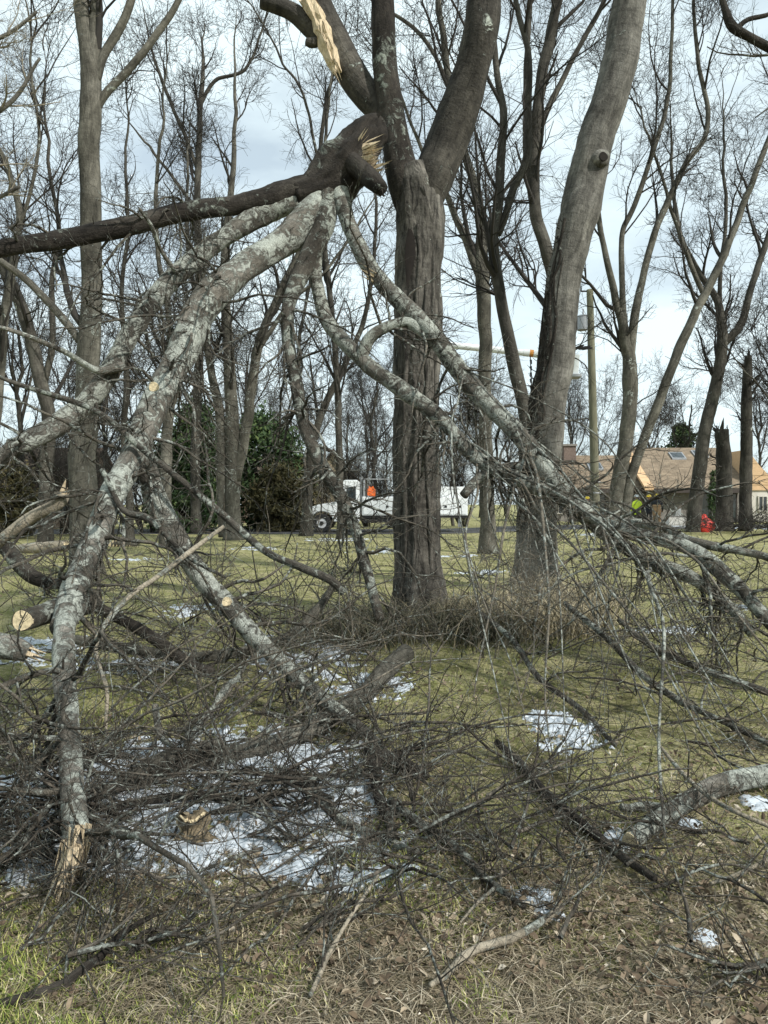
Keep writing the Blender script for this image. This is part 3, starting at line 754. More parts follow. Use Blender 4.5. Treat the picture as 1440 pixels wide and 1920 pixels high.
# ------------------------------------------------------------------ far bare trees (shared meshes) filling the wood behind
def filler():
    protos = []
    for s in range(4):
        rng = np.random.default_rng(200 + s); H = 13 + 4 * rng.random()
        n = 20; z = np.linspace(0, H * 0.62, n)
        P = np.stack([np.cumsum(rng.normal(size=n) * 0.07), np.cumsum(rng.normal(size=n) * 0.07), z], -1); P -= P[0]
        R = 0.15 * np.linspace(1, 0.4, n) * (0.8 + 0.4 * rng.random())
        a, b = grow(rng, P[None], R[None], 5, t=(0.35, 0.9), ang=(14, 34), ln=(H * 0.3, H * 0.55), ratio=0.8, rr=(0.04, 0.085), n=12, wig=0.09, trop=(0, 0, 0.09), tip=0.2)
        stems = [(P, R)] + [(a[i], b[i]) for i in range(len(a))]
        T1 = Tubes().add(P, R, 10, 0.05, 4); T2 = Tubes().add(a, b, 7, 0.04, 4)
        T3 = crown_twigs(rng, stems, std_spec(38, 30, 0.86))
        protos.append((T1, T2, T3))
    rng = np.random.default_rng(77)
    spots = [(-160, 34), (30, 38), (135, 48), (200, 42), (285, 55), (470, 52), (545, 60), (700, 62), (850, 52), (1070, 66), (1120, 70), (1215, 68), (1290, 74), (1420, 70), (1490, 42), (1560, 60), (1455, 34), (-40, 80), (90, 90), (180, 76), (270, 95), (420, 84), (520, 98), (590, 80), (655, 74), (690, 96), (725, 84), (850, 90), (900, 74), (950, 98), (1010, 85)]
    made = {}
    for i, (px, D) in enumerate(spots):
        s = i % 4; p = at(px, 945, D); p[2] = gz(p[0], p[1]) - 0.05
        e = empty('bare_tree', p, rng.random() * 6.28); sc = 0.9 + 0.35 * rng.random(); e.scale = (sc, sc, sc)
        for lim, lab, grp in ((150, 'slim bare tree far back among those behind the brown building at left', 'far trees behind the brown building'),
                              (350, 'slim bare tree far back between the tall grey tree and the tall evergreen', 'far trees left of the evergreen'),
                              (600, 'slim bare tree far back rising behind the evergreens and olive brush', 'far trees behind the evergreens'),
                              (760, 'slim bare tree far back rising behind the white truck', 'far trees behind the truck'),
                              (1030, 'slim bare tree far back seen between forked tree and leaning tree', 'far trees between the two large trunks'),
                              (9999, 'slim bare tree far back rising beyond or beside the brown-roofed house', 'far trees around the house')):
            if px < lim: tag(e, lab, 'tree', grp); break
        if s not in made:
            T1, T2, T3 = protos[s]
            made[s] = [T1.build('trunk', M['bark_far'], e), T2.build('limbs', M['bark_far'], e), T3.build('crown', M['twig_far'], e)]
            made[s][2]['kind'] = 'stuff'
        else:
            for o in made[s]:
                c = o.copy(); COL.objects.link(c); c.parent = e


filler()


# ------------------------------------------------------------------ evergreens and scrub
def leafy(name, label, px, D, top, wid, mat, seed, n=9000, size=0.16, shape='cone', cat='tree', group=None):
    rng = np.random.default_rng(seed)
    base = at(px, 945, D); base[2] = gz(base[0], base[1]); H = CAM_H + (945 - top) / FPX * D - base[2]; W = wid / FPX * D / 2
    r = empty(name, base); tag(r, label, cat, group)
    P = np.stack([0.05 * rng.normal(size=12), 0.05 * rng.normal(size=12), np.linspace(-0.05, H * 0.93, 12)], -1)
    T = Tubes().add(P, np.linspace(0.035 * H * 0.6, 0.02, 12), 8)
    a, b = grow(rng, P[None], np.linspace(0.1, 0.02, 12)[None], 46, t=(0.08, 0.98), ang=(50, 85), ln=(W * 0.6, W * 1.0), rr=(0.012, 0.04), n=6, wig=.12, trop=(0, 0, .05))
    T.add(a, b, 4).build('trunk', M['bark_far'], r)
    # leaf clumps around boughs
    nc = 130; u = rng.random(nc); zc = H * (0.04 + 0.95 * u)
    prof = {'cone': (1 - u) ** 0.7 * (0.55 + 0.45 * np.minimum(1, u * 8)), 'round': np.sqrt(np.clip(1 - (2 * u - 0.9) ** 2, 0.03, 1)), 'column': np.sqrt(np.clip(1 - (1.7 * u - 0.75) ** 2, 0.03, 1))}[shape]
    th = rng.random(nc) * 6.283; rad = W * prof * np.sqrt(0.15 + 0.85 * rng.random(nc)) * (0.75 + 0.4 * rng.random(nc))
    C = np.stack([rad * np.cos(th), rad * np.sin(th), zc], -1); CS = W * (0.16 + 0.2 * rng.random(nc))
    i = rng.integers(0, nc, n); p = C[i] + rng.normal(size=(n, 3)) * CS[i][:, None] * np.array([0.6, 0.6, 0.42]); p[:, 2] = np.maximum(p[:, 2], 0.05)
    d = norm(rng.normal(size=(n, 3)) + np.array([0, 0, 0.2])); w = norm(np.cross(d, rng.normal(size=(n, 3)))); s = size * (0.5 + rng.random(n))[:, None]
    V = np.stack([p, p + d * s * .5 + w * s * .22, p + d * s, p + d * s * .5 - w * s * .22], 1).reshape(-1, 3)
    tint = np.repeat(np.clip(0.45 + 0.25 * noise3(p * 1.3 / max(W, .3)) + 0.25 * rng.normal(size=n), 0, 1), 4)
    o = mesh_np('crown', V, np.arange(4 * n), np.full(n, 4), mat, r, (0, 0, 0), tint=tint, smooth=False); tag(o, kind='stuff')


leafy('evergreen_tree', 'tall dark evergreen behind the three-stemmed pale tree', 366, 44, 762, 165, M['needle'], 301, 16000, 0.30)
leafy('evergreen_tree', 'dark rounded evergreen right of the three-stemmed pale tree', 492, 46, 784, 165, M['needle'], 302, 15000, 0.30, 'round')
leafy('evergreen_tree', 'low dark evergreen left of the tall evergreen', 322, 46, 820, 110, M['needle'], 303, 9000, 0.28, 'round')
leafy('evergreen_tree', 'evergreen top showing behind the house roof', 1276, 78, 798, 70, M['needle'], 304, 8000, 0.36, 'round')
leafy('columnar_evergreen', 'narrow dark columnar evergreen against the house wall', 1338, 52, 884, 18, M['needle'], 305, 2500, 0.16, 'column', 'shrub')
leafy('scrub_bush', 'olive brown bush between evergreens and truck', 520, 43, 880, 100, M['scrub'], 306, 12000, 0.24, 'round', 'shrub')
leafy('scrub_bush', 'brownish bush crowding the truck front', 562, 46, 862, 70, M['scrub'], 307, 8000, 0.24, 'round', 'shrub')
leafy('scrub_bush', 'dull green bush at the left edge before brown building', 20, 34, 868, 90, M['scrub'], 308, 8000, 0.2, 'round', 'shrub')
leafy('scrub_bush', 'dark low bush under the tall evergreen', 345, 41, 925, 110, M['needle'], 309, 7000, 0.22, 'round', 'shrub')


def bare_shrubs():
    rng = np.random.default_rng(500); n = 16; th = rng.random(n) * 6.283
    P0 = np.stack([.25 * np.cos(th), .25 * np.sin(th), np.zeros(n) - .03], -1); d = np.stack([.35 * np.cos(th), .35 * np.sin(th), np.ones(n)], -1)
    P = np.stack([P0, P0 + norm(d) * .05], 1)
    a, b = grow(rng, P, np.full((n, 2), .05), n, t=(0, .1), ang=(0, 14), ln=(2.6, 5.0), ratio=1, rr=(.025, .05), n=10, wig=.11, trop=(0, 0, .02), tip=.25)
    T = Tubes(); c, e = grow(rng, a, b, 150, t=(.2, 1), ang=(20, 60), ln=(.8, 2.0), rr=(.012, .022), n=6, wig=.22); T.add(c, e, 3)
    f, g = grow(rng, c, e, 1000, t=(.1, 1), ang=(25, 70), ln=(.4, 1.0), rr=(.008, .012), n=4, wig=.3); T.add(f, g, 3)
    h, i = grow(rng, f, g, 2200, t=(.1, 1), ang=(25, 70), ln=(.2, .6), rr=(.006, .008), n=3, wig=.3); T.add(h, i, 3)
    first = None
    for px, D, sc, lab in ((-30, 34, 1.1, 'leafless shrub cut by the left edge of the picture'), (48, 37, 1.2, 'leafless shrub before the brown building'), (120, 40, 1.1, 'leafless shrub behind the tall grey tree'), (205, 36, 1.0, 'leafless shrub behind the firewood heap'),
                           (275, 41, 1.15, 'leafless shrub just left of the low dark evergreen'), (615, 50, 1.1, 'leafless shrub behind the truck bonnet'), (690, 52, 1.2, 'leafless shrub behind the truck body'), (735, 50, 1.0, 'leafless shrub between truck and forked tree'), (870, 50, 1.1, 'leafless shrub behind the truck tail'), (1075, 50, .8, 'leafless shrub at the left end of the brown-roofed house')):
        p = at(px, 945, D); p[2] = gz(p[0], p[1]); r = empty('leafless_shrub', p, px * .7); r.scale = (sc,) * 3; tag(r, lab, 'shrub', 'leafless shrubs across the background')
        if first is None: first = [Tubes().add(a, b, 5).build('stems', M['bark_far'], r), tag(T.build('twigs', M['twig_far'], r), kind='stuff')]
        else:
            for o in first: q = o.copy(); COL.objects.link(q); q.parent = r


bare_shrubs()


# ------------------------------------------------------------------ buildings
def house():
    D = 55.0; S = D / FPX
    def X(px, d=D): return (px - 720) / FPX * d
    def Z(py, d=D): return CAM_H + (945 - py) / FPX * d
    ox, oz = X(1240), float(gz(X(1240), D)) - 0.05
    r = empty('house', (ox, D, oz)); tag(r, 'low house with brown shingle roof and cedar gables behind the workers', 'house')
    x0, x1, x2, x3 = X(1030) - ox, X(1212) - ox, X(1392) - ox, X(1480) - ox
    e = Z(919) - oz; rg = Z(848, D + 4) - oz
    # walls
    MB().box((x0 + .4, 0.9, -0.4), (x1, 8, e - .02)).build('wall', M['stone_wall'], r)
    MB().box((x1, -0.3, -0.4), (x2 + .1, 8, e - .02)).build('wall', M['stone_wall'], r)
    MB().box((x2 + .1, -0.5, -0.4), (x3, 7.9, e + .05)).build('wall', M['stucco'], r)

    def slab(xa, xb, ya, yb, za, zb, t, mat, name, xs=0.0):
        return MB().raw([(xa, ya, za), (xb, ya, za), (xb + xs, yb, zb), (xa + xs, yb, zb), (xa, ya, za + t), (xb, ya, za + t), (xb + xs, yb, zb + t), (xa + xs, yb, zb + t)],
                        [(0, 3, 2, 1), (4, 5, 6, 7), (0, 1, 5, 4), (1, 2, 6, 5), (2, 3, 7, 6), (3, 0, 4, 7)]).build(name, mat, r)
    # roof slopes: left section, right section set 1.2 m forward and a little higher
    rf = slab(x0, x1 + .6, 0.0, 4.6, e, rg - .35, .14, M['shingle'], 'roof'); slab(x0, x1 + .6, 9.2, 4.6, e, rg - .35, .14, M['shingle'], 'roof')
    slab(x1 + .1, x2 + .05, -1.2, 4.4, e, rg + .25, .14, M['shingle'], 'roof'); slab(x1 + .1, x2 + .05, 9.6, 4.4, e, rg + .25, .14, M['shingle'], 'roof')
    slab(x1 - .55, x1 + .1, -1.25, 4.4, e - .03, rg + .27, .22, M['cedar'], 'cedar_rake', 0.0)
    for k in range(9):
        t = k / 9; ya = -1.25 + t * 5.65; za = e - .03 + t * (rg + .30 - e) + .22
        MB().box((x1 - .56, ya, za - .05), (x1 + .11, ya + .1, za + .03)).build('shake_course', M['cedar'], r)
    MB().box((x0, -0.06, e - .22), (x1 + .0, 0.0, e + .1)).build('fascia', M['darkwood'], r)
    MB().box((x1 + .12, -1.28, e - .22), (x2, -1.2, e + .1)).build('fascia', M['darkwood'], r)
    # flared cedar gable at the right end
    prof = [(x2 + .08, e + .02), (x3 + .5, e - .02)]
    top = rg - .1
    curve = [(x3 + .5 - (x3 + .5 - x2 - .08) * t ** 0.75, e - .02 + (top - e) * t ** 1.45) for t in np.linspace(0, 1, 9)]
    for k in range(8):
        (xa, za), (xb, zb) = curve[k], curve[k + 1]
        MB().raw([(x2 + .08, -.62 + .03 * (k % 2), za), (xa, -.62 + .03 * (k % 2), za), (xb, -.62 + .03 * (k % 2), zb), (x2 + .08, -.62 + .03 * (k % 2), zb),
                  (x2 + .08, 7.5, za), (xa, 7.5, za), (xb, 7.5, zb), (x2 + .08, 7.5, zb)], [(0, 1, 2, 3), (7, 6, 5, 4), (0, 4, 5, 1), (1, 5, 6, 2), (2, 6, 7, 3), (3, 7, 4, 0)]).build('cedar_board', M['cedar'], r)
    # openings
    def win(xa, xb, za, zb, y, mat='glass', fr=M['stucco']):
        w = MB().box((xa, y - .05, za), (xb, y + .05, zb)).build('window', M[mat], r)
        f = MB()
        for a, b in (((xa - .07, za - .07), (xb + .07, za)), ((xa - .07, zb), (xb + .07, zb + .07)), ((xa - .07, za), (xa, zb)), ((xb, za), (xb + .07, zb)), (((xa + xb) / 2 - .025, za), ((xa + xb) / 2 + .025, zb))):
            f.box((a[0], y - .09, a[1]), (b[0], y + .03, b[1]))
        f.build('frame', fr, w)
    win(X(1090) - ox, X(1140) - ox, 0.15, e - .35, .88, fr=M['darkwood']); win(X(1152) - ox, X(1185) - ox, 0.15, e - .35, .88, fr=M['darkwood'])
    win(X(1312) - ox, X(1340) - ox, 0.1, e - .3, -.32, fr=M['darkwood']); win(X(1345) - ox, X(1376) - ox, 0.1, e - .3, -.32, fr=M['darkwood'])
    win(X(1416) - ox, X(1430) - ox, 0.9, e - .5, -.52)
    win(X(1042) - ox, X(1062) - ox, 0.7, e - .5, .88)
    # skylights lying on the roof slopes
    for px, dy in ((1136, 2.4), (1300, 2.6), (1348, 2.9)):
        xx = X(px) - ox; left = px < 1212; y0 = 0.0 if left else -1.2; yr = 4.6 if left else 4.4; zt = rg - .35 if left else rg + .25
        sl = (zt - e) / (yr - y0); za = e + sl * (dy - y0) + .15
        s = MB().raw([(xx - .55, dy, za), (xx + .55, dy, za), (xx + .55, dy + .9, za + sl * .9), (xx - .55, dy + .9, za + sl * .9), (xx - .55, dy, za + .12), (xx + .55, dy, za + .12), (xx + .55, dy + .9, za + sl * .9 + .12), (xx - .55, dy + .9, za + sl * .9 + .12)],
                     [(0, 3, 2, 1), (4, 5, 6, 7), (0, 1, 5, 4), (1, 2, 6, 5), (2, 3, 7, 6), (3, 0, 4, 7)]).build('skylight', M['steel'], r)
        MB().raw([(xx - .45, dy + .08, za + .13 + sl * .08), (xx + .45, dy + .08, za + .13 + sl * .08), (xx + .45, dy + .82, za + .13 + sl * .82), (xx - .45, dy + .82, za + .13 + sl * .82)], [(0, 1, 2, 3)]).build('pane', M['glass'], s)
    c = MB().box((X(1078) - ox, 3.4, rg - 1.6), (X(1102) - ox, 4.5, rg + .45)).build('chimney', M['brick'], r)
    MB().box((X(1076) - ox, 3.3, rg + .45), (X(1104) - ox, 4.6, rg + .6)).build('chimney_cap', M['stone_wall'], c)


house()


def brown_buildings():
    def simple(label, px0, px1, D, eave, ridge, wall, roof, wins, depth=6):
        xa, xb = (px0 - 720) / FPX * D, (px1 - 720) / FPX * D; xm = (xa + xb) / 2
        r = empty('house', (xm, D, -0.05)); tag(r, label, 'house')
        h = CAM_H + (945 - eave) / FPX * D; t = CAM_H + (945 - ridge) / FPX * (D + depth / 2); w = (xb - xa) / 2
        MB().box((-w, 0, 0), (w, depth, h)).build('wall', wall, r)
        for y0, s in ((-.4, 1), (depth + .4, -1)):
            ym = depth / 2
            MB().raw([(-w - .4, y0, h - .05), (w + .4, y0, h - .05), (w + .4, ym, t), (-w - .4, ym, t), (-w - .4, y0, h + .12), (w + .4, y0, h + .12), (w + .4, ym, t + .15), (-w - .4, ym, t + .15)],
                     [(0, 3, 2, 1), (4, 5, 6, 7), (0, 1, 5, 4), (1, 2, 6, 5), (2, 3, 7, 6), (3, 0, 4, 7)]).build('roof', roof, r)
        MB().prism([(0, h), (depth, h), (depth / 2, t)], 'x', -w + .01, w - .01).build('gable', wall, r)
        for a, b, c, d in wins:
            q = MB().box((a, -.05, b), (c, .04, d)).build('window', M['glass'], r)
            MB().box((a - .08, -.09, b - .1), (c + .08, .02, b)).box((a - .08, -.09, d), (c + .08, .02, d + .1)).build('frame', M['stucco'], q)
    simple('long brown boarded building at the left edge behind trees', -220, 150, 48, 892, 842, M['brown_wall'], M['brown_roof'], [(2.6, 1.2, 3.8, 2.3), (0.2, 1.2, 1.4, 2.3), (5, 1.2, 5.8, 2.3)])
    simple('brown roofed low house behind the olive brush', 452, 566, 62, 905, 856, M['brown_wall'], M['brown_roof'], [(-1, .8, 0, 2.0)])
    # small gabled house with tan front seen over the truck cab
    D = 66; x = (626 - 720) / FPX * D
    r = empty('house', (x, D, -0.05)); tag(r, 'small tan gabled house with dark roof above the truck cab', 'house')
    h = CAM_H + (945 - 900) / FPX * D; t = CAM_H + (945 - 846) / FPX * D; w = 1.9
    MB().box((-w, 0, 0), (w, 8, h)).build('wall', M['tan_wall'], r)
    MB().prism([(-w, h), (w, h), (0, t)], 'y', 0.01, 7.9).build('gable', M['tan_wall'], r)
    for s in (-1, 1):
        MB().raw([(s * (w + .4), -.5, h - .35), (0, -.5, t), (0, 8.4, t), (s * (w + .4), 8.4, h - .35), (s * (w + .4), -.5, h - .15), (0, -.5, t + .25), (0, 8.4, t + .25), (s * (w + .4), 8.4, h - .15)],
                 [(0, 1, 2, 3), (7, 6, 5, 4), (0, 4, 5, 1), (1, 5, 6, 2), (2, 6, 7, 3), (3, 7, 4, 0)]).build('roof', M['brown_roof'], r)


brown_buildings()


# ------------------------------------------------------------------ bucket truck
def truck():
    D = 41.0; sc = D / FPX
    x0 = (603 - 720) * sc
    r = empty('bucket_truck', (x0, D, float(gz(x0, D)) + 0.015)); tag(r, 'white utility bucket truck parked facing left, raised boom behind trees', 'truck')
    W = 2.3      # local: front axle at x=0, near side y=0, truck runs to +x
    arch = lambda cx, cz, rr, a0, a1, n=10: [(cx + rr * math.cos(math.radians(a0 + (a1 - a0) * i / n)), cz + rr * math.sin(math.radians(a0 + (a1 - a0) * i / n))) for i in range(n + 1)]
    # bonnet and front wing
    prof = [(-.78, .62)] + arch(0, .52, .66, 172, 8) + [(1.05, .6), (1.05, 1.72), (.9, 1.75), (-.2, 1.55), (-.66, 1.38), (-.8, 1.05)]
    MB().prism(prof[::-1], 'y', 0.02, W - .02).build('bonnet', M['white'], r, .05)
    MB().box((-.95, .05, .45), (-.74, W - .05, .78)).build('bumper', M['steel'], r, .03)
    MB().box((-.83, .5, .85), (-.77, W - .5, 1.32)).build('grille', M['black'], r)
    for y in (.1, W - .4): MB().box((-.80, y, 1.0), (-.70, y + .3, 1.24)).build('headlight', M['rim'], r, .02)
    # cab
    cab = [(1.05, .6), (2.1, .6), (2.1, 2.82), (1.95, 2.92), (1.3, 2.92), (1.18, 2.85), (1.0, 1.74), (1.05, 1.7)]
    MB().prism(cab, 'y', 0.0, W).build('cab', M['white'], r, .05)
    dr = MB().prism([(1.16, .75), (1.98, .75), (1.98, 2.65), (1.38, 2.65), (1.16, 1.8)], 'y', -.02, .03).build('door', M['white'], r)
    MB().prism([(1.24, 1.85), (1.9, 1.85), (1.9, 2.55), (1.44, 2.55)], 'y', -.035, .0).build('window', M['glass'], dr)
    MB().box((1.8, -.05, 1.5), (1.95, -.02, 1.56)).build('handle', M['black'], dr)
    MB().raw([(1.02, .15, 1.9), (1.02, W - .15, 1.9), (1.2, W - .15, 2.75), (1.2, .15, 2.75), (1.06, .15, 1.9), (1.06, W - .15, 1.9), (1.24, W - .15, 2.75), (1.24, .15, 2.75)],
             [(0, 1, 2, 3), (7, 6, 5, 4), (0, 4, 5, 1), (1, 5, 6, 2), (2, 6, 7, 3), (3, 7, 4, 0)]).build('windscreen', M['glass'], r)
    mi = MB().box((.98, -.32, 1.95), (1.08, -.1, 2.45)).build('mirror', M['black'], r, .02)
    MB().cyl((1.05, -.2, 2.2), (1.2, 0, 2.1), .02).build('bracket', M['black'], mi)
    MB().cyl((2.2, .25, 1.0), (2.2, .25, 3.1), .07).build('exhaust_stack', M['steel'], r)
    MB().box((1.05, -.02, .35), (1.95, .3, .58)).build('step', M['black'], r)
    # utility body with locker doors
    body = [(2.25, .95)] + [(5.0, .95)] + arch(5.7, .56, .7, 150, 30) + [(6.4, .95), (8.1, .95), (8.1, 2.0), (2.25, 2.0)]
    MB().prism(body, 'y', 0.0, W).build('utility_body', M['white'], r, .03)
    for a, b in ((2.32, 3.16), (3.22, 4.06), (4.12, 4.9), (6.5, 7.25), (7.3, 8.02)):
        d = MB().box((a, -.025, 1.02), (b, .01, 1.95)).build('locker_door', M['white'], r, .012)
        MB().box(((a + b) / 2 - .07, -.045, 1.38), ((a + b) / 2 + .07, -.02, 1.5)).build('handle', M['black'], d)
    MB().box((2.25, .05, .82), (8.1, W - .05, .94)).build('chassis', M['black'], r)
    MB().box((2.3, .1, .55), (4.7, .5, .82)).build('fuel_tank', M['black'], r)
    MB().box((2.3, 0.06, 2.02), (2.36, W - .06, 3.0)).build('rack_post', M['steel'], r)
    MB().box((2.3, .06, 2.94), (4.6, .12, 3.0)).build('rack_rail', M['steel'], r)
    MB().box((4.54, .06, 2.0), (4.6, .12, 2.94)).build('rack_post', M['steel'], r)
    MB().box((6.6, .1, 2.0), (8.0, .5, 2.55)).build('tool_box', M['white'], r, .02)
    MB().box((7.6, .3, .3), (7.75, .45, 1.0)).build('outrigger', M['steel'], r)
    for x in (0.0, 5.7):
        for y in ((.18,) if False else (.18, W - .18)):
            t = MB().ring((x, y, .52), 'y', .27, .52, .32, 28).build('tyre', M['black'], r, .04)
            rm = MB().cyl((x, y - .12, .52), (x, y + .12, .52), .28, k=24).build('rim', M['rim'], r)
            MB().cyl((x, y - .17, .52), (x, y - .12, .52), .11, k=16).build('hub', M['black'], rm)
    # safety vest hung at the cab rear
    vx = (696 - 603) * sc
    MB().raw([(vx - .2, -.06, 2.05), (vx + .22, -.06, 2.0), (vx + .26, -.1, 2.35), (vx + .1, -.08, 2.58), (vx - .02, -.07, 2.5), (vx - .14, -.08, 2.6), (vx - .24, -.1, 2.3),
              (vx - .2, .02, 2.05), (vx + .22, .02, 2.0), (vx + .26, .02, 2.35), (vx + .1, .02, 2.58), (vx - .02, .02, 2.5), (vx - .14, .02, 2.6), (vx - .24, .02, 2.3)],
             [tuple(range(7)), tuple(range(13, 6, -1))] + [(i, (i + 1) % 7, 7 + (i + 1) % 7, 7 + i) for i in range(7)]).build('orange_vest', M['orange'], r, .01)
    # turret, lower boom (behind the forked trunk), upper boom and bucket
    lx = lambda px: (px - 603) * sc
    lz = lambda py: CAM_H + (945 - py) * sc - r.location.z
    tx = lx(800)
    MB().cyl((tx, 1.15, 2.0), (tx, 1.15, 2.9), .42, .34, 20).build('turret', M['white'], r)
    ex, ez = lx(782), lz(634)
    MB().cyl((tx, 1.15, 2.8), (ex, 1.15, ez), .22, .19, 12).build('lower_boom', M['white'], r)
    ub = MB().cyl((ex, 1.0, ez), (lx(985), .7, lz(657)), .19, .18, 14).build('upper_boom', M['white'], r, smooth=False)
    MB().cyl((lx(985), .7, lz(657)), (lx(997), .69, lz(658)), .2, .2, 14).build('boom_sleeve', M['white'], ub)
    MB().cyl((lx(997), .69, lz(658)), (lx(1004), .67, lz(659)), .206, .206, 14).build('orange_band', M['dull_orange'], ub)
    MB().cyl((lx(1004), .67, lz(659)), (lx(1060), .6, lz(668)), .2, .2, 14).build('boom_tip', M['white'], ub)
    hz = MB()
    for k in range(5): hz.cyl((lx(998), .5, lz(672 + 12 * k)), (lx(999), .5, lz(680 + 12 * k)), .07, .05, 8)
    hz.build('hose_clamps', M['black'], ub)
    MB().cyl((lx(997), .5, lz(664)), (lx(1000), .5, lz(735)), .03, .03, 8).build('hose', M['black'], ub)
    bx, bz = lx(1075), lz(706)
    bk = MB().raw([(bx - .3, .2, bz), (bx + .32, .2, bz), (bx + .32, .8, bz), (bx - .3, .8, bz), (bx - .36, .12, bz + 1.25), (bx + .38, .12, bz + 1.25), (bx + .38, .88, bz + 1.25), (bx - .36, .88, bz + 1.25)],
             [(0, 3, 2, 1), (4, 5, 6, 7), (0, 1, 5, 4), (1, 2, 6, 5), (2, 3, 7, 6), (3, 0, 4, 7)]).build('bucket', M['white'], r, .04)
    MB().box((bx - .45, .05, bz - .02), (bx + .47, .95, bz + .16)).build('bucket_skirt', M['steel'], bk, .03)
    bl = MB(); rng = np.random.default_rng(9)
    for k in range(6):
        a = (bx + .0 + .1 * k, .1 + .05 * rng.random(), bz + 1.5 + .1 * rng.random()); b = (bx + .45 + .12 * k, .05, bz + 1.62 + .16 * rng.random() - .03 * k)
        bl.cyl(a, b, .07, .05, 8)
    bl.build('rubber_line_cover', M['black'], bk)


truck()


# ------------------------------------------------------------------ utility pole
def pole():
    D = 44; x = (1116 - 720) / FPX * D
    b = np.array([x, D, float(gz(x, D)) - .1]); r = empty('utility_pole', b); tag(r, 'weathered green-brown utility pole carrying a grey transformer', 'utility pole')
    P, R = trace([(1117, 985, 17), (1114, 850, 15.5), (1110, 700, 14), (1106, 543, 12)], D=D); P[0, 2] = b[2]
    Tubes().add(P, R, 14, 0.02, 3, True).build('post', M['pole'], r, b)
    c = at(1092, 606, D - .25) - b
    t = MB().cyl(c + [0, 0, -.42], c + [0, 0, .38], .30, .30, 20).build('transformer', M['steel'], r, .03)
    MB().cyl(c + [0, 0, .38], c + [0, 0, .46], .33, .26, 20).build('lid', M['steel'], t)
    MB().cyl(c + [.05, 0, .46], c + [.05, 0, .85], .06, .04, 10).build('bushing', M['steel'], t)
    MB().box(tuple(c + [.2, .1, -.1]), tuple(c + [.7, .22, .0])).build('bracket', M['black'], t)
    k = at(1099, 546, D) - b
    MB().cyl(k + [-.3, 0, 0], k + [.2, 0, 0], .05, .05, 8).cyl(k + [-.3, 0, 0], k + [-.3, 0, .3], .06, .03, 8).build('insulator_arm', M['black'], r)
    for z in (905, 925):
        q = at(1117, z, D) - b; MB().cyl(q + [0, 0, 0], q + [0, 0, .06], .285, .285, 14).build('band', M['rim'], r)


pole()


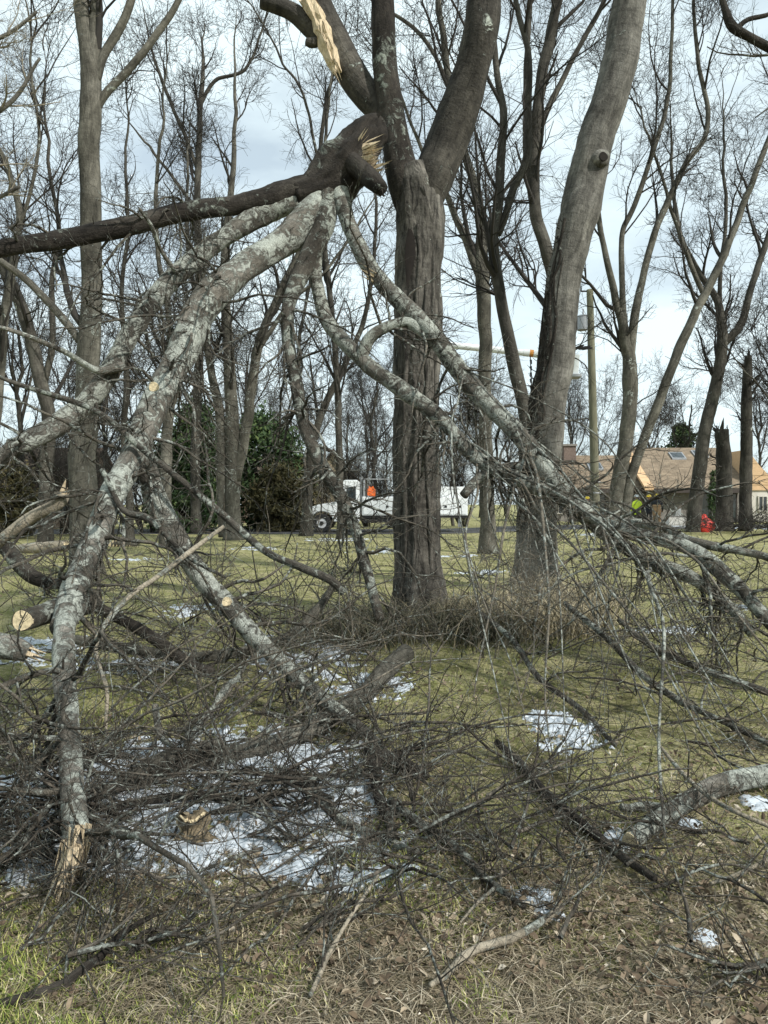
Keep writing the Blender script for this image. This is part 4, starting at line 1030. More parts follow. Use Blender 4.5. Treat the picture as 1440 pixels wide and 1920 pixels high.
# ------------------------------------------------------------------ workers
def person(label, px, D, rz, jacket, trousers, helmet, extra=None, H=1.8, lean=0.0):
    x = (px - 720) / FPX * D; b = (x, D, float(gz(x, D)))
    r = empty('person', b, rz); tag(r, label, 'person')
    k = H / 1.8
    J = {}; vs = []; es = []; rad = []

    def add(n, p, rd, par=None):
        J[n] = len(vs); vs.append(tuple(k * c for c in p)); rad.append(rd * k)
        if par: es.append((J[par], J[n]))
    add('pelvis', (0, 0, .95), .15); add('waist', (0, .01, 1.1), .145, 'pelvis'); add('chest', (0, .02, 1.33), .165, 'waist'); add('neckb', (0, .01, 1.5), .07, 'chest'); add('neck', (0, 0, 1.56), .058, 'neckb')
    for s, n in ((-1, 'l'), (1, 'r')):
        add('hip' + n, (.1 * s, 0, .88), .105, 'pelvis'); add('knee' + n, (.12 * s, -.02, .5), .068, 'hip' + n); add('ankle' + n, (.13 * s, .02, .1), .048, 'knee' + n); add('toe' + n, (.15 * s, -.16, .05), .042, 'ankle' + n)
        add('sho' + n, (.2 * s, .02, 1.43), .075, 'chest'); add('elb' + n, (.28 * s, .04, 1.15), .05, 'sho' + n); add('wri' + n, (.24 * s, -.14, .98), .034, 'elb' + n); add('palm' + n, (.23 * s, -.2, .94), .03, 'wri' + n)
        for f in range(4):
            o = (f - 1.5) * .018; add('f%s%d' % (n, f), (.23 * s + o, -.25, .915), .009, 'palm' + n); add('g%s%d' % (n, f), (.23 * s + o, -.265 + .008 * abs(f - 1), .875), .008, 'f%s%d' % (n, f))
        add('t' + n, (.19 * s, -.22, .93), .01, 'palm' + n); add('u' + n, (.175 * s, -.25, .9), .009, 't' + n)
    me = bpy.data.meshes.new('body'); me.from_pydata(vs, es, []); o = bpy.data.objects.new('body', me); put(o, r)
    sm = o.modifiers.new('skin', 'SKIN'); sm.use_smooth_shade = True
    for v, rd in zip(me.skin_vertices[0].data, rad): v.radius = (rd, rd * .8 if rd > .1 else rd)
    me.skin_vertices[0].data[0].use_root = True
    o.modifiers.new('sub', 'SUBSURF').levels = 1; o.modifiers['sub'].render_levels = 2
    # clothing colour by height on the body: jacket above the waist, trousers below
    m, nt, bs = nodes('clothes'); s = nt.nodes.new('ShaderNodeSeparateXYZ'); nt.links.new(vec(nt), s.inputs[0])
    g = nt.nodes.new('ShaderNodeMath'); g.operation = 'GREATER_THAN'; g.inputs[1].default_value = .93 * k; nt.links.new(s.outputs['Z'], g.inputs[0])
    cj = mix(nt, g.outputs[0], tuple(trousers), tuple(jacket)); nt.links.new(cj, bs.inputs['Base Color']); bs.inputs['Roughness'].default_value = .85
    me.materials.append(m)
    # jacket shell with hem
    prof = [(.80, .205), (.95, .215), (1.12, .2), (1.3, .225), (1.42, .22), (1.49, .14), (1.52, .075)]
    V = []; n = 18
    for z, w in prof:
        for i in range(n):
            a = 2 * math.pi * i / n; V.append((k * w * math.cos(a) * 1.02, k * w * .68 * math.sin(a) + .01, k * (z + .008 * math.sin(5 * a))))
    F = []
    for j in range(len(prof) - 1):
        for i in range(n): F += [j * n + i, j * n + (i + 1) % n, (j + 1) * n + (i + 1) % n, (j + 1) * n + i]
    jm, jn, jb = nodes('jacket'); f = noise(jn, vec(jn), 14, 4)
    jn.links.new(mix(jn, 1.0, tuple(jacket), ramp(jn, [(.3, .75), (.7, 1.1)], f), 'MULTIPLY'), jb.inputs['Base Color']); jb.inputs['Roughness'].default_value = .85
    mesh_np('jacket', V, F, [4] * (len(F) // 4), jm, r)
    # head with face, hair and helmet
    import bmesh
    bm = bmesh.new(); bmesh.ops.create_uvsphere(bm, u_segments=20, v_segments=14, radius=.1)
    for v in bm.verts:
        x_, y_, z_ = v.co
        v.co = Vector((x_ * .8, y_ * .98, z_ * 1.2 - (0.0 if z_ > 0 else .0)))
        if z_ < -.03: v.co.x *= .82; v.co.y *= .9
        if y_ < -.08 and abs(x_) < .03 and -.04 < z_ < .02: v.co.y -= .02
    for sx in (-1, 1):
        bmesh.ops.create_uvsphere(bm, u_segments=8, v_segments=6, radius=.022, matrix=Matrix.Translation((.083 * sx, .01, -.005)))
    hm = bpy.data.meshes.new('head'); bm.to_mesh(hm); bm.free(); hm.materials.append(M['skin']); h = bpy.data.objects.new('head', hm); put(h, r); h.location = (0, -.01, k * 1.66)
    for p in hm.polygons: p.use_smooth = True
    for sx in (-1, 1): MB().cyl((.03 * sx, -.1, .012), (.03 * sx, -.092, .012), .011, .011, 8).build('eye', M['black'], h)
    MB().box((-.025, -.098, -.06), (.025, -.088, -.052)).build('mouth', M['red'], h)
    MB().raw([(.085 * math.cos(a), .03 + .085 * math.sin(a), z) for z in (-.06, .05) for a in np.linspace(0.15, math.pi - .15, 9)], [(i, i + 1, 10 + i, 9 + i) for i in range(8)]).build('hair', M['hair'], h)
    V = []; n = 18
    for w, z in ((.165, .035), (.135, .045), (.132, .09), (.105, .135), (.055, .162), (.005, .168)):
        for i in range(n):
            a = 2 * math.pi * i / n; V.append((w * .88 * math.cos(a), w * math.sin(a) * (1.0 if w < .16 else 1.05), z))
    F = []
    for j in range(5):
        for i in range(n): F += [j * n + i, j * n + (i + 1) % n, (j + 1) * n + (i + 1) % n, (j + 1) * n + i]
    hl = mesh_np('helmet', V, F, [4] * (len(F) // 4), helmet, h)
    if extra == 'harness':
        MB().box((-.2, .1, .75), (.2, .18, 1.3)).build('tan_tool_apron', M['tan'], r, .03)
        MB().ring((0, .01, 1.0), 'y', .19, .225, .09).build('belt', M['tan'], r)
    return r


HV = (.62, .80, .06); NV = (.02, .022, .03); DK = (.05, .045, .045); TN = (.30, .2, .12)
person('worker in hi-vis yellow jacket and white helmet, back turned, near twin-trunked tree', 1194, 38, math.pi + .3, HV, DK, M['white'])
person('worker in dark jacket and yellow helmet half hidden behind another worker', 1217, 40, -.9, NV, DK, M['yellow'])
person('worker in black jacket with tan back apron and yellow helmet', 1232, 38, math.pi - .5, NV, TN, M['yellow'], 'harness', 1.84)
person('worker in dark clothes with yellow helmet beside the utility pole', 1101, 41, .6, DK, DK, M['yellow'], None, 1.72)


# ------------------------------------------------------------------ small things on the far lawn
def small_things():
    rng = np.random.default_rng(4)
    # red sack
    D = 36; p = at(1319, 1000, D); p[2] = gz(p[0], p[1])
    V = []; F = []; n = 16
    for j, (w, z) in enumerate(((.34, 0), (.45, .08), (.48, .25), (.43, .45), (.31, .62), (.17, .74), (.13, .8), (.02, .86))):
        for i in range(n):
            a = 2 * math.pi * i / n; q = 1 + .12 * math.sin(3 * a + j) + .06 * rng.normal(); V.append((w * q * math.cos(a), w * q * math.sin(a) * .8, z + .1 + .02 * rng.normal()))
    for j in range(7):
        for i in range(n): F += [j * n + i, j * n + (i + 1) % n, (j + 1) * n + (i + 1) % n, (j + 1) * n + i]
    o = mesh_np('sack', V, F, [4] * (len(F) // 4), M['red']); o.location = p - np.array([0, 0, .1]); tag(o, 'bright red knotted plastic sack on the ground near slanting tree', 'bag')
    # pale stone blocks / bins by the house
    for px, w, h, lab, D in ((1275, 1.3, .55, 'low pale concrete block between workers and slanting tree', 44), (1272, .42, 1.0, 'grey utility box standing against the house wall', 52)):
        x = (px - 720) / FPX * D; e = empty('concrete_block' if w > 1 else 'utility_box', (x, D, float(gz(x, D)))); tag(e, lab, 'block' if w > 1 else 'box')
        MB().box((-w / 2, 0, 0), (w / 2, .6, h)).build('body', M['stucco'] if w > 1 else M['steel'], e, .04); MB().box((-w / 2 - .02, -.02, h), (w / 2 + .02, .62, h + .06)).build('cap', M['stone_wall'], e, .01)
    # firewood stack: each round its own thing
    D = 27.5; k = 0
    for px, py, rr in ((207, 1023, 5), (219, 1022, 7), (232, 1023, 8), (244, 1024, 6), (225, 1030, 7), (213, 1031, 6), (238, 1031, 6), (247, 1031, 4), (222, 1017, 5)):
        c = at(px, py, D); R = rr / FPX * D; c[2] = max(c[2], gz(c[0], c[1]) + R)
        e = empty('firewood_round', c); P = np.array([[0, 0, 0], [.05, .25, 0], [.1 * rng.normal(), .5, 0]]); P, RR = resample(P, [R, R, R], 5)
        Tubes().add(P, RR, 12, .04, 6, True).build('bark', M['bark_mid'], e); disc_cap('cut_face', (0, 0, 0), (0, -1, 0), R * .93, M['cut'], e, (0, 0, 0))
        tag(e, 'small sawn round with pale cut face in the firewood heap', 'log', 'sawn rounds heaped on the lawn'); k += 1
    # felled pale log on the lawn at left
    b = at(80, 1034, 24); b[2] = gz(b[0], b[1])
    e = empty('fallen_log', b); tag(e, 'pale barkless log lying on the lawn at left', 'log')
    P, R = trace([(22, 1036, 24.5, 18), (60, 1032, 24.2, 22), (100, 1029, 24, 22), (126, 1027, 23.8, 20)], n=20); P[:, 2] += gz(b[0], b[1]) + R.mean() - P[:, 2].mean()
    Tubes().add(P, R, 14, .06, 4, True).build('stem', M['pale_twig'], e, b); disc_cap('cut_face', P[-1], P[-1] - P[-2], R[-1] * .95, M['cut'], e, b)


small_things()


# ------------------------------------------------------------------ the fallen limb, lodged against the forked tree
def fallen_limb():
    rng = np.random.default_rng(17)
    base = np.array([at(640, 340, 9.6)[0], 8.2, 0.0])
    root = empty('fallen_limb', base); tag(root, 'huge broken limb hanging from the forked tree, branches spread to the ground', 'limb')
    st = []

    def limb(pts, mat, k=20, rough=0.10, name='branch', wob=.03):
        ln = sum(math.dist(at(*a[:3]), at(*b[:3])) for a, b in zip(pts, pts[1:]))
        P, R = trace(pts, int(min(150, max(24, ln / .045))), wob=wob); st.append((P, R))
        return Tubes().add(P, R, k, rough, 5.0, True).build(name, M[mat], root, base)
    limb([(706, 226, 9.95, 34), (695, 240, 9.9, 62), (672, 272, 9.8, 82), (648, 308, 9.75, 98), (618, 338, 9.7, 88), (585, 358, 9.65, 66), (550, 368, 9.6, 56)], 'dark_bark', 56, .17, 'butt')
    limb([(590, 352, 9.65, 58), (540, 366, 9.6, 54), (495, 378, 9.5, 44), (445, 384, 9.4, 36), (380, 392, 9.2, 34), (300, 405, 9.0, 34), (200, 433, 8.7, 36), (100, 455, 8.4, 33), (0, 470, 8.1, 30), (-120, 498, 7.8, 27), (-260, 540, 7.5, 20)], 'dark_bark')
    thin = lambda pts, f: [(a, b, c, w * f) for a, b, c, w in pts]
    limb(thin([(560, 378, 9.6, 46), (490, 396, 9.5, 50), (430, 428, 9.3, 46), (380, 470, 9.1, 45), (330, 520, 8.9, 45), (285, 570, 8.7, 45), (245, 630, 8.5, 46), (205, 695, 8.3, 50), (165, 750, 8.1, 48), (110, 795, 7.9, 46), (60, 828, 7.7, 46), (25, 850, 7.6, 38), (-40, 900, 7.4, 26)], .80), 'lichen_mid', 22, .12, wob=.045)
    limb(thin([(640, 318, 9.8, 34), (618, 358, 9.68, 58), (585, 405, 9.5, 74), (540, 445, 9.3, 70), (480, 485, 9.0, 64), (410, 540, 8.6, 72), (370, 590, 8.3, 68), (335, 665, 7.9, 70), (292, 750, 7.4, 64), (256, 840, 6.9, 62), (215, 920, 6.4, 60), (178, 1005, 5.9, 58), (150, 1070, 5.5, 58), (128, 1125, 5.1, 66), (112, 1175, 4.8, 54)], .80), 'lichen', 30, .12, wob=.05)
    limb([(262, 820, 7.0, 34), (283, 890, 6.9, 38), (300, 960, 6.7, 42), (335, 1030, 6.5, 40), (380, 1090, 6.3, 40), (430, 1142, 6.1, 40), (480, 1198, 5.9, 34), (530, 1245, 5.7, 28), (605, 1308, 5.4, 26), (680, 1368, 5.1, 20), (740, 1420, 4.8, 14)], 'lichen_mid', 18, .1)
    limb([(120, 1150, 4.95, 40), (118, 1240, 4.4, 42), (124, 1330, 4.0, 40), (132, 1420, 3.6, 42), (140, 1500, 3.25, 44), (146, 1560, 3.05, 46), (148, 1595, 2.98, 40)], 'lichen', 18, .1, wob=.008)
    limb([(628, 318, 9.78, 24), (614, 362, 9.6, 38), (606, 420, 9.4, 44), (572, 490, 9.2, 36), (546, 560, 9.0, 28), (540, 630, 8.8, 24), (550, 700, 8.6, 22), (570, 800, 8.3, 24), (600, 870, 8.1, 26), (640, 940, 7.9, 24), (665, 1000, 7.7, 22), (690, 1085, 7.4, 20), (712, 1160, 7.1, 16)], 'lichen_some', 14)
    limb(thin([(600, 440, 9.6, 24), (595, 510, 9.5, 28), (615, 590, 9.3, 30), (650, 640, 9.1, 32), (700, 690, 8.9, 34), (760, 735, 8.7, 34), (820, 785, 8.5, 34), (880, 850, 8.3, 34), (930, 882, 8.2, 34), (990, 905, 8.0, 34), (1060, 932, 7.8, 34), (1125, 974, 7.6, 36), (1200, 1006, 7.3, 33), (1290, 1034, 7.0, 33), (1360, 1080, 6.7, 32), (1440, 1155, 6.4, 30), (1530, 1240, 6.0, 24)], .86), 'lichen_mid', 20, .13, wob=.045)
    limb(thin([(640, 312, 9.78, 24), (634, 352, 9.62, 36), (648, 405, 9.4, 36), (688, 488, 9.2, 36), (730, 550, 9.05, 36), (790, 612, 8.9, 38), (850, 682, 8.7, 40), (920, 762, 8.5, 42), (980, 830, 8.3, 40), (1040, 902, 8.1, 38), (1095, 962, 7.9, 36), (1160, 1014, 7.7, 33), (1225, 1060, 7.4, 31), (1300, 1082, 7.1, 28), (1350, 1115, 6.9, 24), (1410, 1190, 6.5, 18)], .86), 'lichen_mid', 20, .13, wob=.045)
    limb([(1080, 956, 7.9, 16), (1150, 976, 7.8, 17), (1240, 986, 7.6, 18), (1285, 1006, 7.4, 18), (1340, 1022, 7.2, 18), (1440, 1048, 7.0, 15), (1540, 1080, 6.7, 10)], 'lichen', 12)
    limb([(675, 680, 8.95, 22), (690, 640, 8.9, 22), (720, 618, 8.85, 22), (760, 606, 8.85, 20), (790, 622, 8.85, 22), (820, 640, 8.8, 16)], 'lichen', 12, .1)
    limb([(870, 930, 8.1, 18), (905, 895, 8.2, 20), (950, 878, 8.3, 22), (985, 872, 8.2, 18)], 'lichen', 12, .1)
    limb([(330, 520, 8.85, 8), (300, 475, 8.6, 8), (285, 430, 8.4, 7), (262, 395, 8.2, 5)], 'lichen', 8)
    limb([(205, 695, 8.2, 16), (225, 685, 8.1, 18), (180, 690, 8.0, 13), (115, 652, 7.7, 11), (15, 612, 7.3, 9), (-60, 600, 7, 6)], 'lichen', 10)
    limb([(-20, 700, 6.9, 8), (35, 722, 6.9, 9), (165, 765, 6.8, 10), (240, 820, 6.7, 11), (320, 880, 6.6, 12), (420, 960, 6.4, 13), (500, 1035, 6.2, 14), (570, 1065, 6.0, 15), (625, 1086, 5.9, 16), (650, 1110, 5.9, 14)], 'lichen_some', 10)
    limb([(190, 880, 6.3, 10), (235, 955, 6.1, 12), (275, 968, 6.0, 14), (300, 990, 5.9, 12), (345, 1040, 5.8, 9), (420, 1078, 5.7, 6)], 'lichen_some', 10)
    # stub and pale torn splinters at the break
    limb([(640, 292, 9.75, 30), (664, 306, 9.5, 40), (682, 320, 9.38, 36), (700, 340, 9.25, 34), (716, 357, 9.2, 28)], 'dark_bark', 24, .16, 'branch_stub')
    mb = MB(); shards(mb, at(713, 354, 9.2) - base, (.5, -.2, -.7), 12, .14, .08, rng, .5); shards(mb, at(700, 232, 9.88) - base, (.6, -.2, .8), 12, .22, .14, rng, .5); mb.build('torn_bark', M['dark_bark'], root)
    mb = MB(); shards(mb, at(676, 285, 9.65) - base, (0.75, -.3, .15), 16, .38, .14, rng, .35); shards(mb, at(683, 300, 9.5) - base, (.6, -.5, .0), 16, .24, .16, rng, .4); shards(mb, at(690, 320, 9.6) - base, (1, -.25, .25), 9, .48, .09, rng, .3); shards(mb, at(672, 268, 9.55) - base, (.8, -.5, .5), 3, .25, .06, rng, .5)
    mb.build('splinters', M['wood'], root)
    mb = MB(); shards(mb, at(704, 520, 9.05) - base, (-.8, -.3, .35), 5, .3, .07, rng, .4); mb.build('splinters', M['wood'], root)
    mb = MB(); shards(mb, at(141, 1580, 2.95) - base, (-.22, -.15, -1), 44, .29, .06, rng, .35); shards(mb, at(150, 1548, 2.94) - base, (-.1, -.2, -1), 6, .17, .05, rng, .3); mb.build('splinters', M['wood'], root)
    disc_cap('knot_scar', at(288, 725, 7.25), (-.1, -1, .1), .05, M['cut'], root, base); disc_cap('knot_scar', at(425, 1128, 5.95), (-.2, -1, .5), .04, M['cut'], root, base)
    # moss and twigs
    main = st[1:12]
    T = Tubes(); P, R = stack(main, 40)
    a, b = grow(rng, P, R, 300, t=(0.3, 1), ang=(30, 85), ln=(0.5, 2.1), ratio=.35, rr=(0.006, 0.02), n=10, wig=.2, trop=(0.01, 0, -.06), tip=.3, floor=.05)
    T.add(a, b, 5)
    c, d = grow(rng, a, b, 2100, t=(.12, 1), ang=(30, 75), ln=(0.2, 0.8), ratio=.6, rr=(0.0035, 0.009), n=6, wig=.24, trop=(0, 0, -.02), tip=.4, floor=.05); T.add(c, d, 3)
    e, f = grow(rng, c, d, 8200, t=(.12, 1), ang=(30, 80), ln=(0.08, 0.38), ratio=.7, rr=(0.002, 0.0042), n=4, wig=.26, tip=.5, floor=.05); T.add(e, f, 3)
    # short spurs
    g, h = grow(rng, P, R, 420, t=(.15, 1), ang=(50, 95), ln=(0.05, 0.3), ratio=.25, rr=(0.003, 0.009), n=4, wig=.3, tip=.5, floor=.05); T.add(g, h, 4)
    tag(T.build('twigs', M['twig'], root, base), kind='stuff')
    # long crooked stems fanning down and right from the two right-hand limbs
    fan = []
    for k_ in range(26):
        s0 = st[7 + k_ % 2][0]; m = len(s0); p0 = s0[int(m * rng.uniform(.42, .85))]
        px, py = rng.uniform(880, 1560), rng.uniform(1120, 1560); D1 = min(CAM_H * FPX / (py - 945), 7.4) * rng.uniform(.88, 1.0)
        p1 = at(px, py, D1); p1[2] = max(p1[2], gz(p1[0], p1[1]) + .04); mid = (p0 + p1) / 2 + np.array([.15 * rng.normal(), .2 * rng.normal(), .25 + .12 * rng.normal()])
        P_, R_ = resample([p0, mid, p1], [.017, .012, .005], 26); sN = np.linspace(0, 5, 26); o = rng.random() * 60
        P_ = P_ + .07 * np.stack([noise3(np.stack([sN + o, sN * 0 + q, sN * 0], -1)) for q in range(3)], -1)
        R_ = R_ * rng.uniform(.5, 1.15); fan.append((P_, R_)); Tubes().add(P_, R_, 6, .1, 9).build('branch', M['lichen_mid' if k_ % 3 else 'twig_grey'], root, base)
    T = Tubes(); P, R = stack(fan, 26)
    c, d = grow(rng, P, R, 260, t=(.1, 1), ang=(35, 85), ln=(0.25, 1.0), ratio=.55, rr=(0.003, 0.007), n=7, wig=.22, trop=(0, 0, -.02), floor=.08); T.add(c, d, 3)
    e, f = grow(rng, c, d, 1500, t=(.12, 1), ang=(30, 80), ln=(0.08, 0.4), ratio=.7, rr=(0.0018, 0.0036), n=4, wig=.26, floor=.08); T.add(e, f, 3)
    tag(T.build('twigs', M['twig_grey'], root, base), kind='stuff')


fallen_limb()


# ------------------------------------------------------------------ separate fallen branches and logs on the ground
def fallen(name, label, pts, mat, k=12, cut=None, rough=.08, seed=1, tw=(6, 30, 110), cat='branch', group=None, up=True, rest=True):
    rng = np.random.default_rng(seed)
    if rest: pts = [(a, b, min(c, .965 * CAM_H * FPX / max(b - 945, 60)), w) for a, b, c, w in pts]
    P, R = trace(pts, wob=.012)
    g = gz(P[:, 0], P[:, 1]) + R * .8 + np.where(R < .0165, .03, 0)
    if rest: P[:, 2] = np.maximum(P[:, 2], g)
    base = P[len(P) // 2].copy(); base[2] = gz(base[0], base[1])
    r = empty(name, base); tag(r, label, cat, group)
    Tubes().add(P, R, k, rough, 7.0, True).build('stem', M[mat], r, base)
    if cut in ('start', 'both'): disc_cap('cut_face', P[0], P[0] - P[1], R[0] * .96, M['cut'], r, base)
    if cut in ('end', 'both'): disc_cap('cut_face', P[-1], P[-1] - P[-2], R[-1] * .96, M['cut'], r, base)
    if cut == 'torn':
        mb = MB(); shards(mb, P[0] - base, P[0] - P[1], 7, .14, R[0], rng, .4); mb.build('splinters', M['wood'], r)
    if tw:
        T = Tubes(); a, b = grow(rng, *stack([(P, R)]), tw[0], t=(.2, 1), ang=(30, 70), ln=(.25, .9), ratio=.4, rr=(.004, .012), n=7, wig=.2, tip=.35, floor=.06); T.add(a, b, 4)
        c, d = grow(rng, a, b, tw[1], t=(.1, 1), ln=(.12, .5), rr=(.002, .005), n=5, wig=.24, floor=.06); T.add(c, d, 3)
        e, f = grow(rng, c, d, tw[2], t=(.1, 1), ln=(.05, .25), rr=(.0014, .0026), n=4, wig=.26, floor=.06); T.add(e, f, 3)
        tag(T.build('twigs', M['twig_brush'], r, base), kind='stuff')


